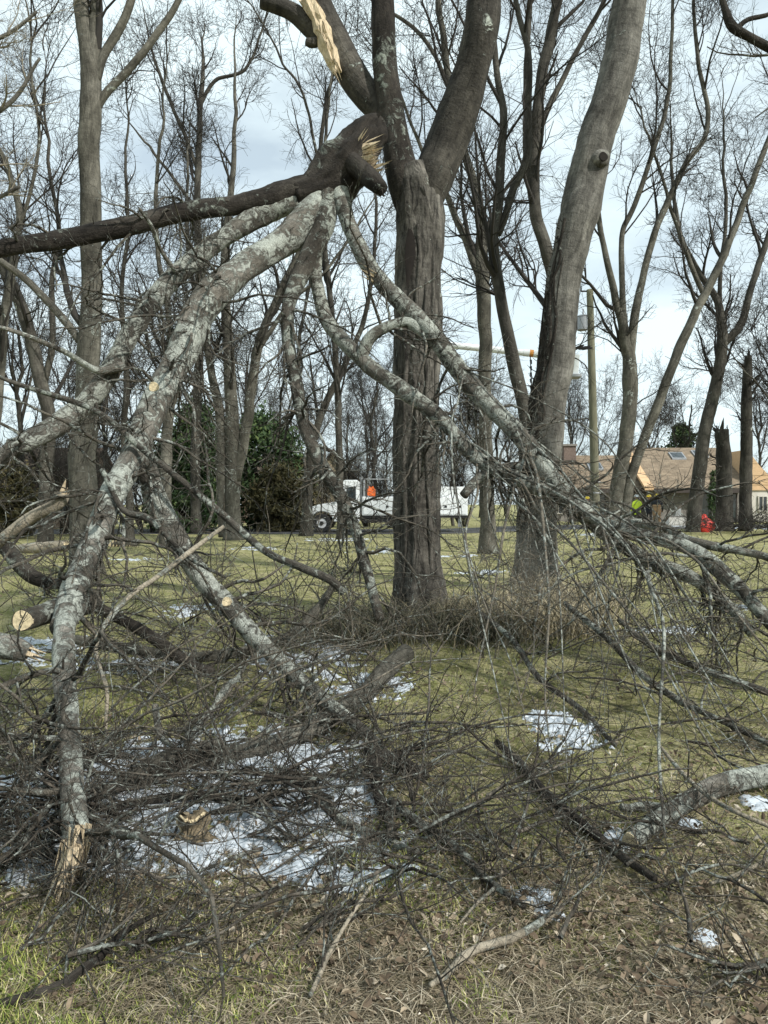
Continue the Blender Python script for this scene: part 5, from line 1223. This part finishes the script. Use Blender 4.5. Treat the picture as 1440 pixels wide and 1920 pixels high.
FB = [
    ('fallen_log', 'lichen-covered log with pale sawn end lying at the right', [(1182, 1578, 3.55, 34), (1225, 1545, 3.65, 36), (1290, 1500, 3.8, 37), (1350, 1470, 3.95, 38), (1440, 1452, 4.05, 38), (1540, 1440, 4.2, 36)], 'lichen', 'start', None),
    ('fallen_branch', 'forked lichen branch lying beside the sawn log', [(1165, 1520, 3.9, 12), (1210, 1512, 3.92, 16), (1260, 1518, 3.9, 18), (1300, 1500, 3.86, 16)], 'lichen', None, None),
    ('fallen_branch', 'dark branch with pale sawn knot slanting down toward the sawn log', [(932, 1392, 4.7, 12), (975, 1430, 4.5, 18), (1010, 1475, 4.25, 18), (1062, 1522, 4.0, 20), (1110, 1560, 3.8, 19), (1165, 1605, 3.6, 17), (1230, 1650, 3.4, 13)], 'dark_bark', None, (5, 22, 60)),
    ('fallen_branch', 'pale grey branch lying across the snow in the middle', [(522, 1440, 4.6, 15), (560, 1458, 4.5, 20), (600, 1488, 4.35, 20), (645, 1535, 4.1, 18), (720, 1568, 3.9, 17), (790, 1600, 3.75, 13)], 'lichen', 'start', (8, 50, 180)),
    ('fallen_branch', 'short dark stub standing upright between snow and moss', [(704, 1405, 4.3, 22), (706, 1440, 4.22, 24), (712, 1490, 4.05, 22), (730, 1540, 3.85, 20), (742, 1572, 3.74, 18)], 'dark_bark', None, (5, 25, 80)),
    ('fallen_branch', 'thick olive brown log below the dry grass clump', [(762, 1222, 7.0, 34), (725, 1255, 6.7, 35), (690, 1295, 6.3, 36), (640, 1330, 5.9, 36), (560, 1375, 5.4, 33), (470, 1410, 5.0, 36), (380, 1425, 4.9, 32), (290, 1455, 4.7, 30), (180, 1490, 4.5, 28)], 'bark_mid', 'end', (14, 80, 300)),
    ('fallen_branch', 'long curved branch sagging across behind the lichen limb', [(140, 1198, 7.3, 20), (250, 1218, 7.2, 20), (350, 1232, 7.1, 21), (450, 1222, 7.2, 20), (540, 1196, 7.4, 20), (592, 1146, 7.8, 18), (625, 1100, 8.2, 12)], 'bark_mid', None, (10, 60, 220)),
    ('fallen_branch', 'dark branch sloping down right under the lichen limb', [(165, 1128, 6.2, 22), (250, 1172, 6.1, 22), (302, 1206, 6.0, 22), (352, 1243, 5.9, 22), (400, 1262, 5.8, 16)], 'dark_bark', None, (8, 50, 160)),
    ('fallen_branch', 'bare pale broken branch rising at the left edge', [(118, 925, 6.3, 30), (108, 945, 6.3, 24), (60, 968, 6.3, 22), (10, 1005, 6.3, 22), (-60, 1060, 6.3, 20), (-160, 1150, 6.3, 16)], 'pale_twig', 'torn', None),
    ('fallen_branch', 'dark knobbly branch behind the sawn log end at left', [(0, 1015, 7.2, 26), (30, 1050, 7.1, 30), (60, 1080, 7.0, 26), (110, 1095, 6.9, 20), (170, 1075, 6.9, 14)], 'dark_bark', None, (8, 50, 160)),
    ('fallen_log', 'log with round yellow sawn end facing out at left', [(44, 1166, 4.7, 40), (75, 1156, 4.95, 40), (120, 1140, 5.3, 44), (175, 1128, 5.7, 40)], 'lichen_some', 'start', (5, 30, 90)),
    ('fallen_log', 'lichen-grey log lying low at the left edge under sawn end', [(52, 1222, 4.6, 34), (20, 1212, 4.6, 46), (-30, 1205, 4.7, 50), (-120, 1200, 4.9, 48)], 'lichen', 'torn', (5, 30, 90)),
    ('fallen_branch', 'thin long tan branch crossing in an arc through the left tangle', [(420, 988, 5.6, 7), (370, 1026, 5.4, 9), (300, 1080, 5.1, 9), (245, 1118, 4.9, 10), (200, 1170, 4.7, 10), (180, 1212, 4.6, 10), (190, 1260, 4.5, 8), (202, 1300, 4.4, 8), (200, 1375, 4.3, 6), (220, 1420, 4.2, 5)], 'pale_twig', None, (5, 24, 60)),
    ('fallen_branch', 'short pale lichen stick standing in the left tangle', [(292, 1318, 4.5, 13), (297, 1350, 4.45, 14), (303, 1378, 4.4, 12), (330, 1400, 4.3, 8)], 'lichen', None, (2, 8, 20)),
    ('fallen_branch', 'crooked lichen stick leaning right in the left tangle', [(450, 1268, 4.9, 9), (425, 1285, 4.9, 12), (400, 1330, 4.8, 13), (365, 1372, 4.7, 12), (350, 1400, 4.6, 8)], 'lichen', None, (3, 12, 40)),
    ('fallen_branch', 'bleached thin crooked branch lying in the leaf litter, lower right', [(800, 1862, 2.4, 9), (828, 1845, 2.44, 12), (878, 1796, 2.54, 15), (960, 1766, 2.62, 16), (1030, 1722, 2.76, 14), (1060, 1696, 2.85, 9)], 'pale_twig', None, (4, 14, 30)),
    ('fallen_branch', 'bleached forked twig above the bleached crooked branch', [(862, 1735, 2.85, 5), (890, 1700, 2.95, 6), (936, 1656, 3.1, 7), (940, 1620, 3.2, 5)], 'pale_twig', None, (3, 10, 20)),
    ('fallen_branch', 'pale slender stem crossing the sawn log at right', [(1240, 1400, 4.3, 6), (1282, 1450, 4.0, 8), (1330, 1495, 3.7, 9), (1380, 1525, 3.5, 9), (1450, 1555, 3.4, 8), (1530, 1580, 3.3, 6)], 'pale_twig', None, (5, 20, 60)),
    ('fallen_branch', 'pale twig curving up at right edge below sawn log', [(1330, 1658, 3.1, 6), (1380, 1642, 3.1, 8), (1440, 1612, 3.1, 8), (1500, 1570, 3.15, 6)], 'pale_twig', None, (3, 12, 30)),
    ('fallen_branch', 'half-buried branch slanting through leaf litter, lower left', [(-20, 1888, 2.36, 24), (60, 1866, 2.42, 24), (130, 1838, 2.5, 20), (185, 1805, 2.58, 16), (228, 1760, 2.72, 12), (292, 1724, 2.85, 9)], 'dark_bark', None, (7, 30, 90)),
    ('fallen_branch', 'slim stem rising from litter at bottom centre', [(585, 1880, 2.4, 9), (608, 1830, 2.45, 10), (628, 1778, 2.55, 9), (662, 1718, 2.65, 7), (712, 1642, 2.8, 5)], 'pale_twig', None, (6, 24, 60)),
    ('fallen_branch', 'lichen branch half hidden in brush along the right edge', [(1440, 1300, 5.6, 14), (1380, 1280, 5.8, 14), (1300, 1250, 6.0, 13), (1220, 1210, 6.2, 12), (1160, 1160, 6.5, 9)], 'lichen_some', None, (10, 60, 200)),
    ('fallen_branch', 'long dark stem running down the right-hand brush', [(1060, 1130, 6.9, 10), (1130, 1190, 6.3, 12), (1200, 1260, 5.8, 13), (1270, 1310, 5.4, 13), (1350, 1350, 5.1, 12), (1450, 1400, 4.8, 10)], 'lichen_some', None, (12, 70, 240)),
    ('fallen_branch', 'stout olive branch with yellow stub joining the splintered stub at lower left', [(158, 1492, 3.9, 24), (215, 1480, 3.95, 28), (262, 1452, 4.05, 28), (300, 1428, 4.15, 26), (345, 1415, 4.3, 22), (410, 1395, 4.5, 18)], 'bark_mid', 'start', (6, 30, 90)),
    ('fallen_branch', 'dark horizontal branch lying across the snow at left', [(200, 1520, 3.8, 12), (280, 1500, 3.9, 16), (380, 1490, 4.0, 17), (470, 1500, 3.95, 15), (540, 1480, 4.0, 11)], 'dark_bark', None, (7, 40, 120)),
    ('fallen_branch', 'lichen-spotted branch lying left of the splintered stub', [(-30, 1560, 3.5, 14), (40, 1572, 3.4, 16), (90, 1595, 3.3, 14), (140, 1610, 3.2, 9)], 'lichen_mid', None, (5, 30, 90)),
    ('fallen_branch', 'dark lichen branch pile stem running to lower right in centre', [(735, 1500, 3.9, 18), (790, 1545, 3.65, 20), (850, 1590, 3.4, 18), (910, 1650, 3.1, 14), (980, 1700, 2.9, 10)], 'lichen_some', None, (8, 50, 150)),
    ('fallen_branch', 'blackened stub end lying left of the mossy patch', [(690, 1408, 4.6, 22), (720, 1418, 4.5, 26), (760, 1432, 4.4, 24), (800, 1452, 4.3, 18)], 'dark_bark', None, (3, 15, 40)),
    ('fallen_branch', 'grey forked stem in the brush beneath the right limbs', [(900, 1150, 7.3, 9), (960, 1200, 6.8, 11), (1010, 1270, 6.2, 12), (1090, 1330, 5.6, 11), (1150, 1400, 5.1, 9)], 'lichen_some', None, (10, 60, 200)),
]
for i, (nm, lab, pts, mat, cut, tw) in enumerate(FB):
    fallen(nm, lab, pts, mat, 16 if pts[0][3] > 25 else 9, cut, seed=400 + i, tw=tw, cat='log' if nm == 'fallen_log' else 'branch')
# pale knot on the dark branch is a scar of its own thing: small sawn face
disc = [o for o in bpy.data.objects if o.get('label', '').startswith('dark branch with pale sawn knot')][0]
disc_cap('knot_scar', at(1063, 1518, 3.93), (-.1, -1, .5), .028, M['cut'], disc, disc.location)


def wood_chunk():
    rng = np.random.default_rng(8); c = at(366, 1600, 3.4); c[2] = gz(c[0], c[1])
    n, m = 12, 8; V = []
    for i in range(n):
        u = i / (n - 1)
        for j in range(m):
            a = math.radians(-95 + 195 * j / (m - 1)); r = .075 + .02 * math.sin(5 * u + j * .4)
            V.append(((u - .5) * (.2 - .012 * j + .03 * math.sin(j * 1.7)) + .012 * rng.normal(), r * math.cos(a) * 1.1 + .006 * rng.normal(), .075 + r * math.sin(a) + .02 * math.sin(3 * u) + .006 * rng.normal()))
    F = []
    for i in range(n - 1):
        for j in range(m - 1): F += [i * m + j, (i + 1) * m + j, (i + 1) * m + j + 1, i * m + j + 1]
    e = empty('wood_chunk', c, .35); tag(e, 'curled slab of split wood with pale torn edges lying on snow', 'wood chunk')
    o = mesh_np('slab', V, F, [4] * (len(F) // 4), M['wood_grey'], e, smooth=False); s = o.modifiers.new('t', 'SOLIDIFY'); s.thickness = .022
    mb = MB(); top = [V[i * m + m - 1] for i in range(n)]
    for i in range(n - 1):
        a, b = Vector(top[i]), Vector(top[i + 1]); mb.cyl(a, b, .006 + .003 * rng.random(), .006, 6)
    for j in range(m - 1): mb.cyl(Vector(V[j]), Vector(V[j + 1]), .005, .005, 6)
    mb.build('torn_edge', M['cut'], e)


wood_chunk()


# ------------------------------------------------------------------ brush, leaf litter, grass, snow, dry clump
def brush():
    rng = np.random.default_rng(55)
    def seeds(n, px, py):
        x = rng.uniform(px[0], px[1], n); y = rng.uniform(py[0], py[1], n)
        D = CAM_H * FPX / (y - 945); return np.stack([(x - 720) / FPX * D, D], -1)
    zones = [(100, (-60, 560), (1210, 1640), 0), (46, (460, 800), (1380, 1660), 0), (16, (840, 1500), (1610, 1700), 1), (12, (740, 980), (1560, 1690), 0), (26, (1040, 1500), (1180, 1480), 0), (16, (-40, 1480), (1690, 1900), 1),
             (105, (60, 1480), (1120, 1290), 2), (46, (250, 1020), (1105, 1210), 2), (26, (620, 1120), (1110, 1200), 2), (18, (-60, 500), (1250, 1500), 2)]
    T = Tubes(); T2 = Tubes()
    for n, px, py, kind in zones:
        s = seeds(n, px, py); z = gz(s[:, 0], s[:, 1]) + .01 + rng.random(n) * (.22, .10, .2)[kind]
        P0 = np.stack([s[:, 0], s[:, 1], z], -1); th = rng.random(n) * 6.283
        d = np.stack([np.cos(th), np.sin(th) * .7, rng.uniform(*((-.12, .45), (-.1, .25), (.5, 2.2))[kind], n)], -1)
        P = np.stack([P0, P0 + norm(d) * .02], 1); R = np.full((n, 2), .012); Q = T2 if kind == 2 else T
        a, b = grow(rng, P, R, n, t=(0, 1), ang=(0, 12), ln=((.6, 1.7), (.3, .8), (.8, 2.2))[kind], ratio=1, rr=(.004, .010), n=10, wig=.15, trop=(0, 0, -.045 if kind < 2 else -.07), tip=.35, floor=.09); Q.add(a, b, 4)
        c, e = grow(rng, a, b, n * 7, t=(.08, 1), ang=(25, 75), ln=(.2, .8), ratio=.6, rr=(.002, .0048), n=6, wig=.23, trop=(0, 0, -.01), floor=.1); Q.add(c, e, 3)
        g, h = grow(rng, c, e, n * 24, t=(.1, 1), ang=(25, 75), ln=(.06, .34), ratio=.7, rr=(.0012, .0026), n=4, wig=.26, floor=.1); Q.add(g, h, 3)
    tag(T2.build('standing_twigs', M['twig_grey']), 'web of pale grey twigs standing up before the two large trunks', 'twigs', kind='stuff')
    o = T.build('brush_tangle', M['twig_brush']); tag(o, 'dense tangle of fine dark twigs covering the ground', 'brush', kind='stuff')
    # loose sticks dropped over the lawn
    T = Tubes(); n = 520; D = rng.uniform(8.5, 34, n); x = (rng.uniform(-60, 1500, n) - 720) / FPX * D; P0 = np.stack([x, D, gz(x, D) + .02], -1); th = rng.random(n) * 6.283
    P = np.stack([P0, P0 + np.stack([np.cos(th), np.sin(th), 0 * th + .05], -1) * .02], 1)
    a, b = grow(rng, P, np.full((n, 2), .012), n, ang=(0, 8), ln=(.25, 1.1), ratio=1, rr=(.006, .016), n=5, wig=.2, floor=.05); T.add(a, b, 4)
    c, e = grow(rng, a, b, n * 3, ln=(.1, .5), rr=(.003, .007), n=4, wig=.25, floor=.06); T.add(c, e, 3)
    tag(T.build('lawn_sticks', M['twig']), 'small broken sticks littering the lawn behind the limb', 'sticks', kind='stuff')
    # brush heap far right before the house
    T = Tubes(); n = 120; x = rng.uniform(15, 19.5, n); y = rng.uniform(33, 36, n); P0 = np.stack([x, y, gz(x, y) + rng.random(n) * .7], -1)
    P = np.stack([P0, P0 + norm(rng.normal(size=(n, 3)) * [1, 1, .3]) * .03], 1)
    a, b = grow(rng, P, np.full((n, 2), .03), n, ang=(0, 20), ln=(1, 2.6), rr=(.015, .03), n=7, wig=.18, floor=.4); T.add(a, b, 4)
    c, e = grow(rng, a, b, n * 8, ln=(.4, 1), rr=(.008, .014), n=5, wig=.2, floor=.4); T.add(c, e, 3)
    tag(T.build('brush_heap', M['twig_far']), 'dark heap of cut brush on the far lawn before the house', 'brush', kind='stuff')


brush()


def ground_pts(rng, n, px=(-120, 1560), py=(1120, 2150), power=1.0):
    """points on the ground spread evenly over the strip of ground these pixels cover"""
    x = rng.uniform(px[0], px[1], n); y = py[0] + (py[1] - py[0]) * rng.random(n) ** power
    D = CAM_H * FPX / (y - 945); return (x - 720) / FPX * D, D


def litter():
    rng = np.random.default_rng(66)
    n = 26000; x, y = ground_pts(rng, n, py=(1000, 2150), power=.95); z = gz(x, y)
    keep = (n2(x, y, 1.1, 20) + .5 * n2(x, y, 3, 4) + rng.random(n) * .9 + np.where(y > 9, .2, 0)) > .45
    x, y, z = x[keep], y[keep], z[keep]; n = len(x)
    th = rng.random(n) * 6.283; tl = rng.normal(size=n) * .45; ro = rng.normal(size=n) * .5; s = (.006 + .02 * rng.random(n) ** 3) * np.where(y < 4, 1, 1 + .06 * (y - 4))
    u = np.stack([np.cos(th) * np.cos(tl), np.sin(th) * np.cos(tl), np.sin(tl)], -1)
    w = norm(np.cross(np.array([0, 0, 1.0]), u) + np.array([0, 0, 1]) * ro[:, None]); nn = np.cross(u, w)
    c = np.stack([x, y, z + .008 + .018 * rng.random(n)], -1); s = s[:, None]; cu = (rng.random(n)[:, None] - .3) * s * .9
    V = np.stack([c - u * s, c - u * s * .3 + w * s * .55 + nn * cu, c + u * s * .45 + w * s * .45 + nn * cu, c + u * s * 1.1, c + u * s * .4 - w * s * .5 + nn * cu, c - u * s * .35 - w * s * .5 + nn * cu], 1).reshape(-1, 3)
    i = np.arange(n)[:, None] * 6; F = np.stack([i + 0, i + 1, i + 2, i + 3, i + 0, i + 3, i + 4, i + 5], 1).reshape(-1)
    tint = np.repeat(np.clip(rng.beta(1.3, 2.2, n) + np.where(rng.random(n) < .08, .4, 0), 0, 1), 6)
    o = mesh_np('leaf_litter', V, F, np.full(2 * n, 4), M['leaf'], tint=tint, smooth=False); tag(o, 'dry brown and tan fallen leaves strewn over the ground', 'leaves', kind='stuff')


litter()


def blades(name, label, rng, x, y, h, wd, bend, tint, mat, cat, segs=3):
    n = len(x); z = gz(x, y); th = rng.random(n) * 6.283
    d = np.stack([np.cos(th), np.sin(th), 0 * th], -1); w = np.stack([-np.sin(th), np.cos(th), 0 * th], -1)
    p0 = np.stack([x, y, z - .004], -1); V = []
    for k in range(segs + 1):
        t = k / segs; ww = (wd * (1 - t ** 1.6) * .5 + .0003)[:, None]
        c = p0 + d * (h * bend * t ** 1.8)[:, None]; c[:, 2] += h * (t - .45 * bend * t ** 2.2); c[:, 2] = np.maximum(c[:, 2], z + .004)
        V += [c - w * ww, c + w * ww]
    V = np.stack(V, 1).reshape(-1, 3); m = 2 * (segs + 1); i = np.arange(n)[:, None] * m
    F = np.concatenate([np.stack([i + 2 * k, i + 2 * k + 1, i + 2 * k + 3, i + 2 * k + 2], 1) for k in range(segs)], 1).reshape(-1)
    o = mesh_np(name, V, F, np.full(n * segs, 4), mat, tint=np.repeat(tint, m)); tag(o, label, cat, kind='stuff'); return o


def grass():
    rng = np.random.default_rng(88)
    n = 104000; x, y = ground_pts(rng, n, py=(1015, 2150), power=.85)
    f = n2(x, y, .9, 11) + .55 * n2(x, y, 2.6, 5) + .3 * n2(x, y, 7, 2)
    far = sstep(6, 10, y); keep = (f + far * .8 + .6 * rng.random(n)) > .34 + .02 * (y < 3.6)
    x, y, f = x[keep], y[keep], f[keep]; n = len(x)
    h = (.015 + .045 * rng.random(n)) * (1 + .4 * (f > .5)); tint = np.clip(.36 + .20 * rng.normal(size=n) + np.where(rng.random(n) < .38, .42, 0) - .16 * f, 0, 1)
    wd = .0016 + .0018 * rng.random(n) + .0003 * y
    blades('grass', 'short green and straw-coloured grass of the lawn', rng, x, y, h, wd, .35 + .7 * rng.random(n), tint, M['grass'], 'grass', 2)
    # dead straw lying flat in the near ground
    n = 46000; x, y = ground_pts(rng, n, py=(1330, 2150), power=.8); keep = (n2(x, y, 1.3, 31) + .5 * n2(x, y, 4, 8) + 1.1 * rng.random(n)) > .25
    x, y = x[keep], y[keep]; n = len(x)
    blades('dead_straw', 'flattened dead straw and grass stalks over the near ground', rng, x, y, .03 + .07 * rng.random(n) ** 2, .0018 + .003 * rng.random(n), 1.2 + 1.2 * rng.random(n), np.clip(.42 + .28 * rng.normal(size=n), 0, 1), M['straw'], 'straw', 2)
    # dry strap-leaved clump round the trunk bases
    n = 8500; c = np.array([[(px - 720) / FPX * d, d] for px, d in [(640, 9.2), (700, 9.5), (760, 9.6), (830, 9.8), (880, 9.8), (930, 10.6), (980, 11.0), (1040, 11.6), (1080, 10.8), (900, 9.0), (960, 9.4), (1020, 9.8), (860, 10.8), (1000, 12.8), (1090, 12.0), (680, 9.0), (1060, 9.4)]])
    i = rng.integers(0, len(c), n); x = c[i, 0] + .3 * rng.normal(size=n); y = c[i, 1] - .25 + .4 * rng.normal(size=n)
    dark = (i % 3 == 0) | (c[i, 0] < .1)
    tint = np.clip(np.where(dark, .3, .76) + .2 * rng.normal(size=n), 0, 1)
    blades('strap_leaf_clump', 'clump of dry tan and dark strap leaves round the two trunk bases', rng, x, y, (.22 + .6 * rng.random(n) ** 1.5), .007 + .009 * rng.random(n), .6 + .9 * rng.random(n), tint, M['strap'], 'plant', 6)


grass()


def snow():
    rng = np.random.default_rng(99); Vs = []; Fs = []; off = 0
    def g_at(px, py):
        D = CAM_H * FPX / (py - 945); return (px - 720) / FPX * D, D
    patches = [(90, 1620, 100, 60, .1), (330, 1600, 200, 75, -.15), (520, 1530, 220, 120, -.12), (300, 1480, 260, 95, -.05), (620, 1620, 160, 62, -.1), (480, 1420, 200, 64, .1), (690, 1660, 110, 32, .1), (40, 1500, 140, 80, .0), (170, 1560, 150, 80, .0), (60, 1225, 110, 34, .2), (240, 1245, 130, 22, .3),
               (580, 1235, 120, 42, .15), (500, 1215, 70, 26, .2), (700, 1290, 90, 30, .35), (1058, 1382, 76, 42, .28), (985, 1690, 52, 30, .1), (1035, 1722, 40, 22, .1), (1325, 1768, 34, 26, .1), (1165, 1585, 40, 22, .15), (1300, 1558, 26, 12, .15), (725, 1880, 24, 14, .2), (20, 1570, 70, 40, .2),
               (360, 1140, 60, 12, .3), (330, 1155, 40, 8, .3), (640, 1012, 80, 5, .55), (700, 1035, 70, 5, .6), (930, 1075, 90, 8, .5), (860, 1045, 70, 5, .6), (1260, 996, 70, 4, .2), (1350, 998, 90, 5, .2), (1400, 1140, 70, 10, .3), (1250, 1180, 90, 10, .3), (250, 1050, 70, 5, .6), (480, 1030, 70, 5, .6), (1120, 1010, 60, 5, .3), (1420, 1520, 40, 14, .2)]
    for px, py, rx, ry, th in patches:
        cx, cy = g_at(px, py); wx = rx / FPX * cy
        y0 = g_at(px, min(py + ry, 1930))[1]; y1 = g_at(px, max(py - ry, 962))[1]; wy = max((y1 - y0) / 2, .05); cy = (y0 + y1) / 2
        step = max(.012, min(wx, wy) / 26); nx = min(90, int(2 * wx / step) + 2); ny = min(110, int(2 * wy / step) + 2)
        X, Y = np.meshgrid(np.linspace(cx - wx, cx + wx, nx), np.linspace(cy - wy, cy + wy, ny))
        e = ((X - cx) / wx) ** 2 + ((Y - cy) / wy) ** 2; sc = 6.0 / max(1, cy / 7)
        f = 1 - e + .75 * n2(X, Y, sc, px) + .5 * n2(X, Y, sc * 2.7, py) + (.6 if rx > 60 else .3) * n2(X, Y, sc * 7, 3) + .35 * n2(X, Y, sc * 17, 8) - th - .45 - (.25 if cy > 7 else 0)
        H = np.clip(f, -.15, .7); Z = gz(X, Y) + .003 + np.where(H > 0, .007 + (.03 if rx > 60 else .014) * H + .003 * n2(X, Y, 24, 1), .1 * H)
        i = np.arange(ny * nx).reshape(ny, nx) + off
        ok = (np.maximum(np.maximum(f[:-1, :-1], f[1:, 1:]), np.maximum(f[:-1, 1:], f[1:, :-1])) > 0)
        F = np.stack([i[:-1, :-1], i[:-1, 1:], i[1:, 1:], i[1:, :-1]], -1)[ok].reshape(-1)
        Vs.append(np.stack([X, Y, Z], -1).reshape(-1, 3)); Fs.append(F); off += ny * nx
    V = np.concatenate(Vs); F = np.concatenate(Fs)
    used = np.unique(F); remap = np.zeros(len(V), int); remap[used] = np.arange(len(used))
    o = mesh_np('snow', V[used], remap[F], np.full(len(F) // 4, 4), M['snow']); tag(o, 'melting patches of icy snow left on the grass', 'snow', kind='stuff')


snow()
for o in list(bpy.data.objects):
    if o.get('group') == '': del o['group']
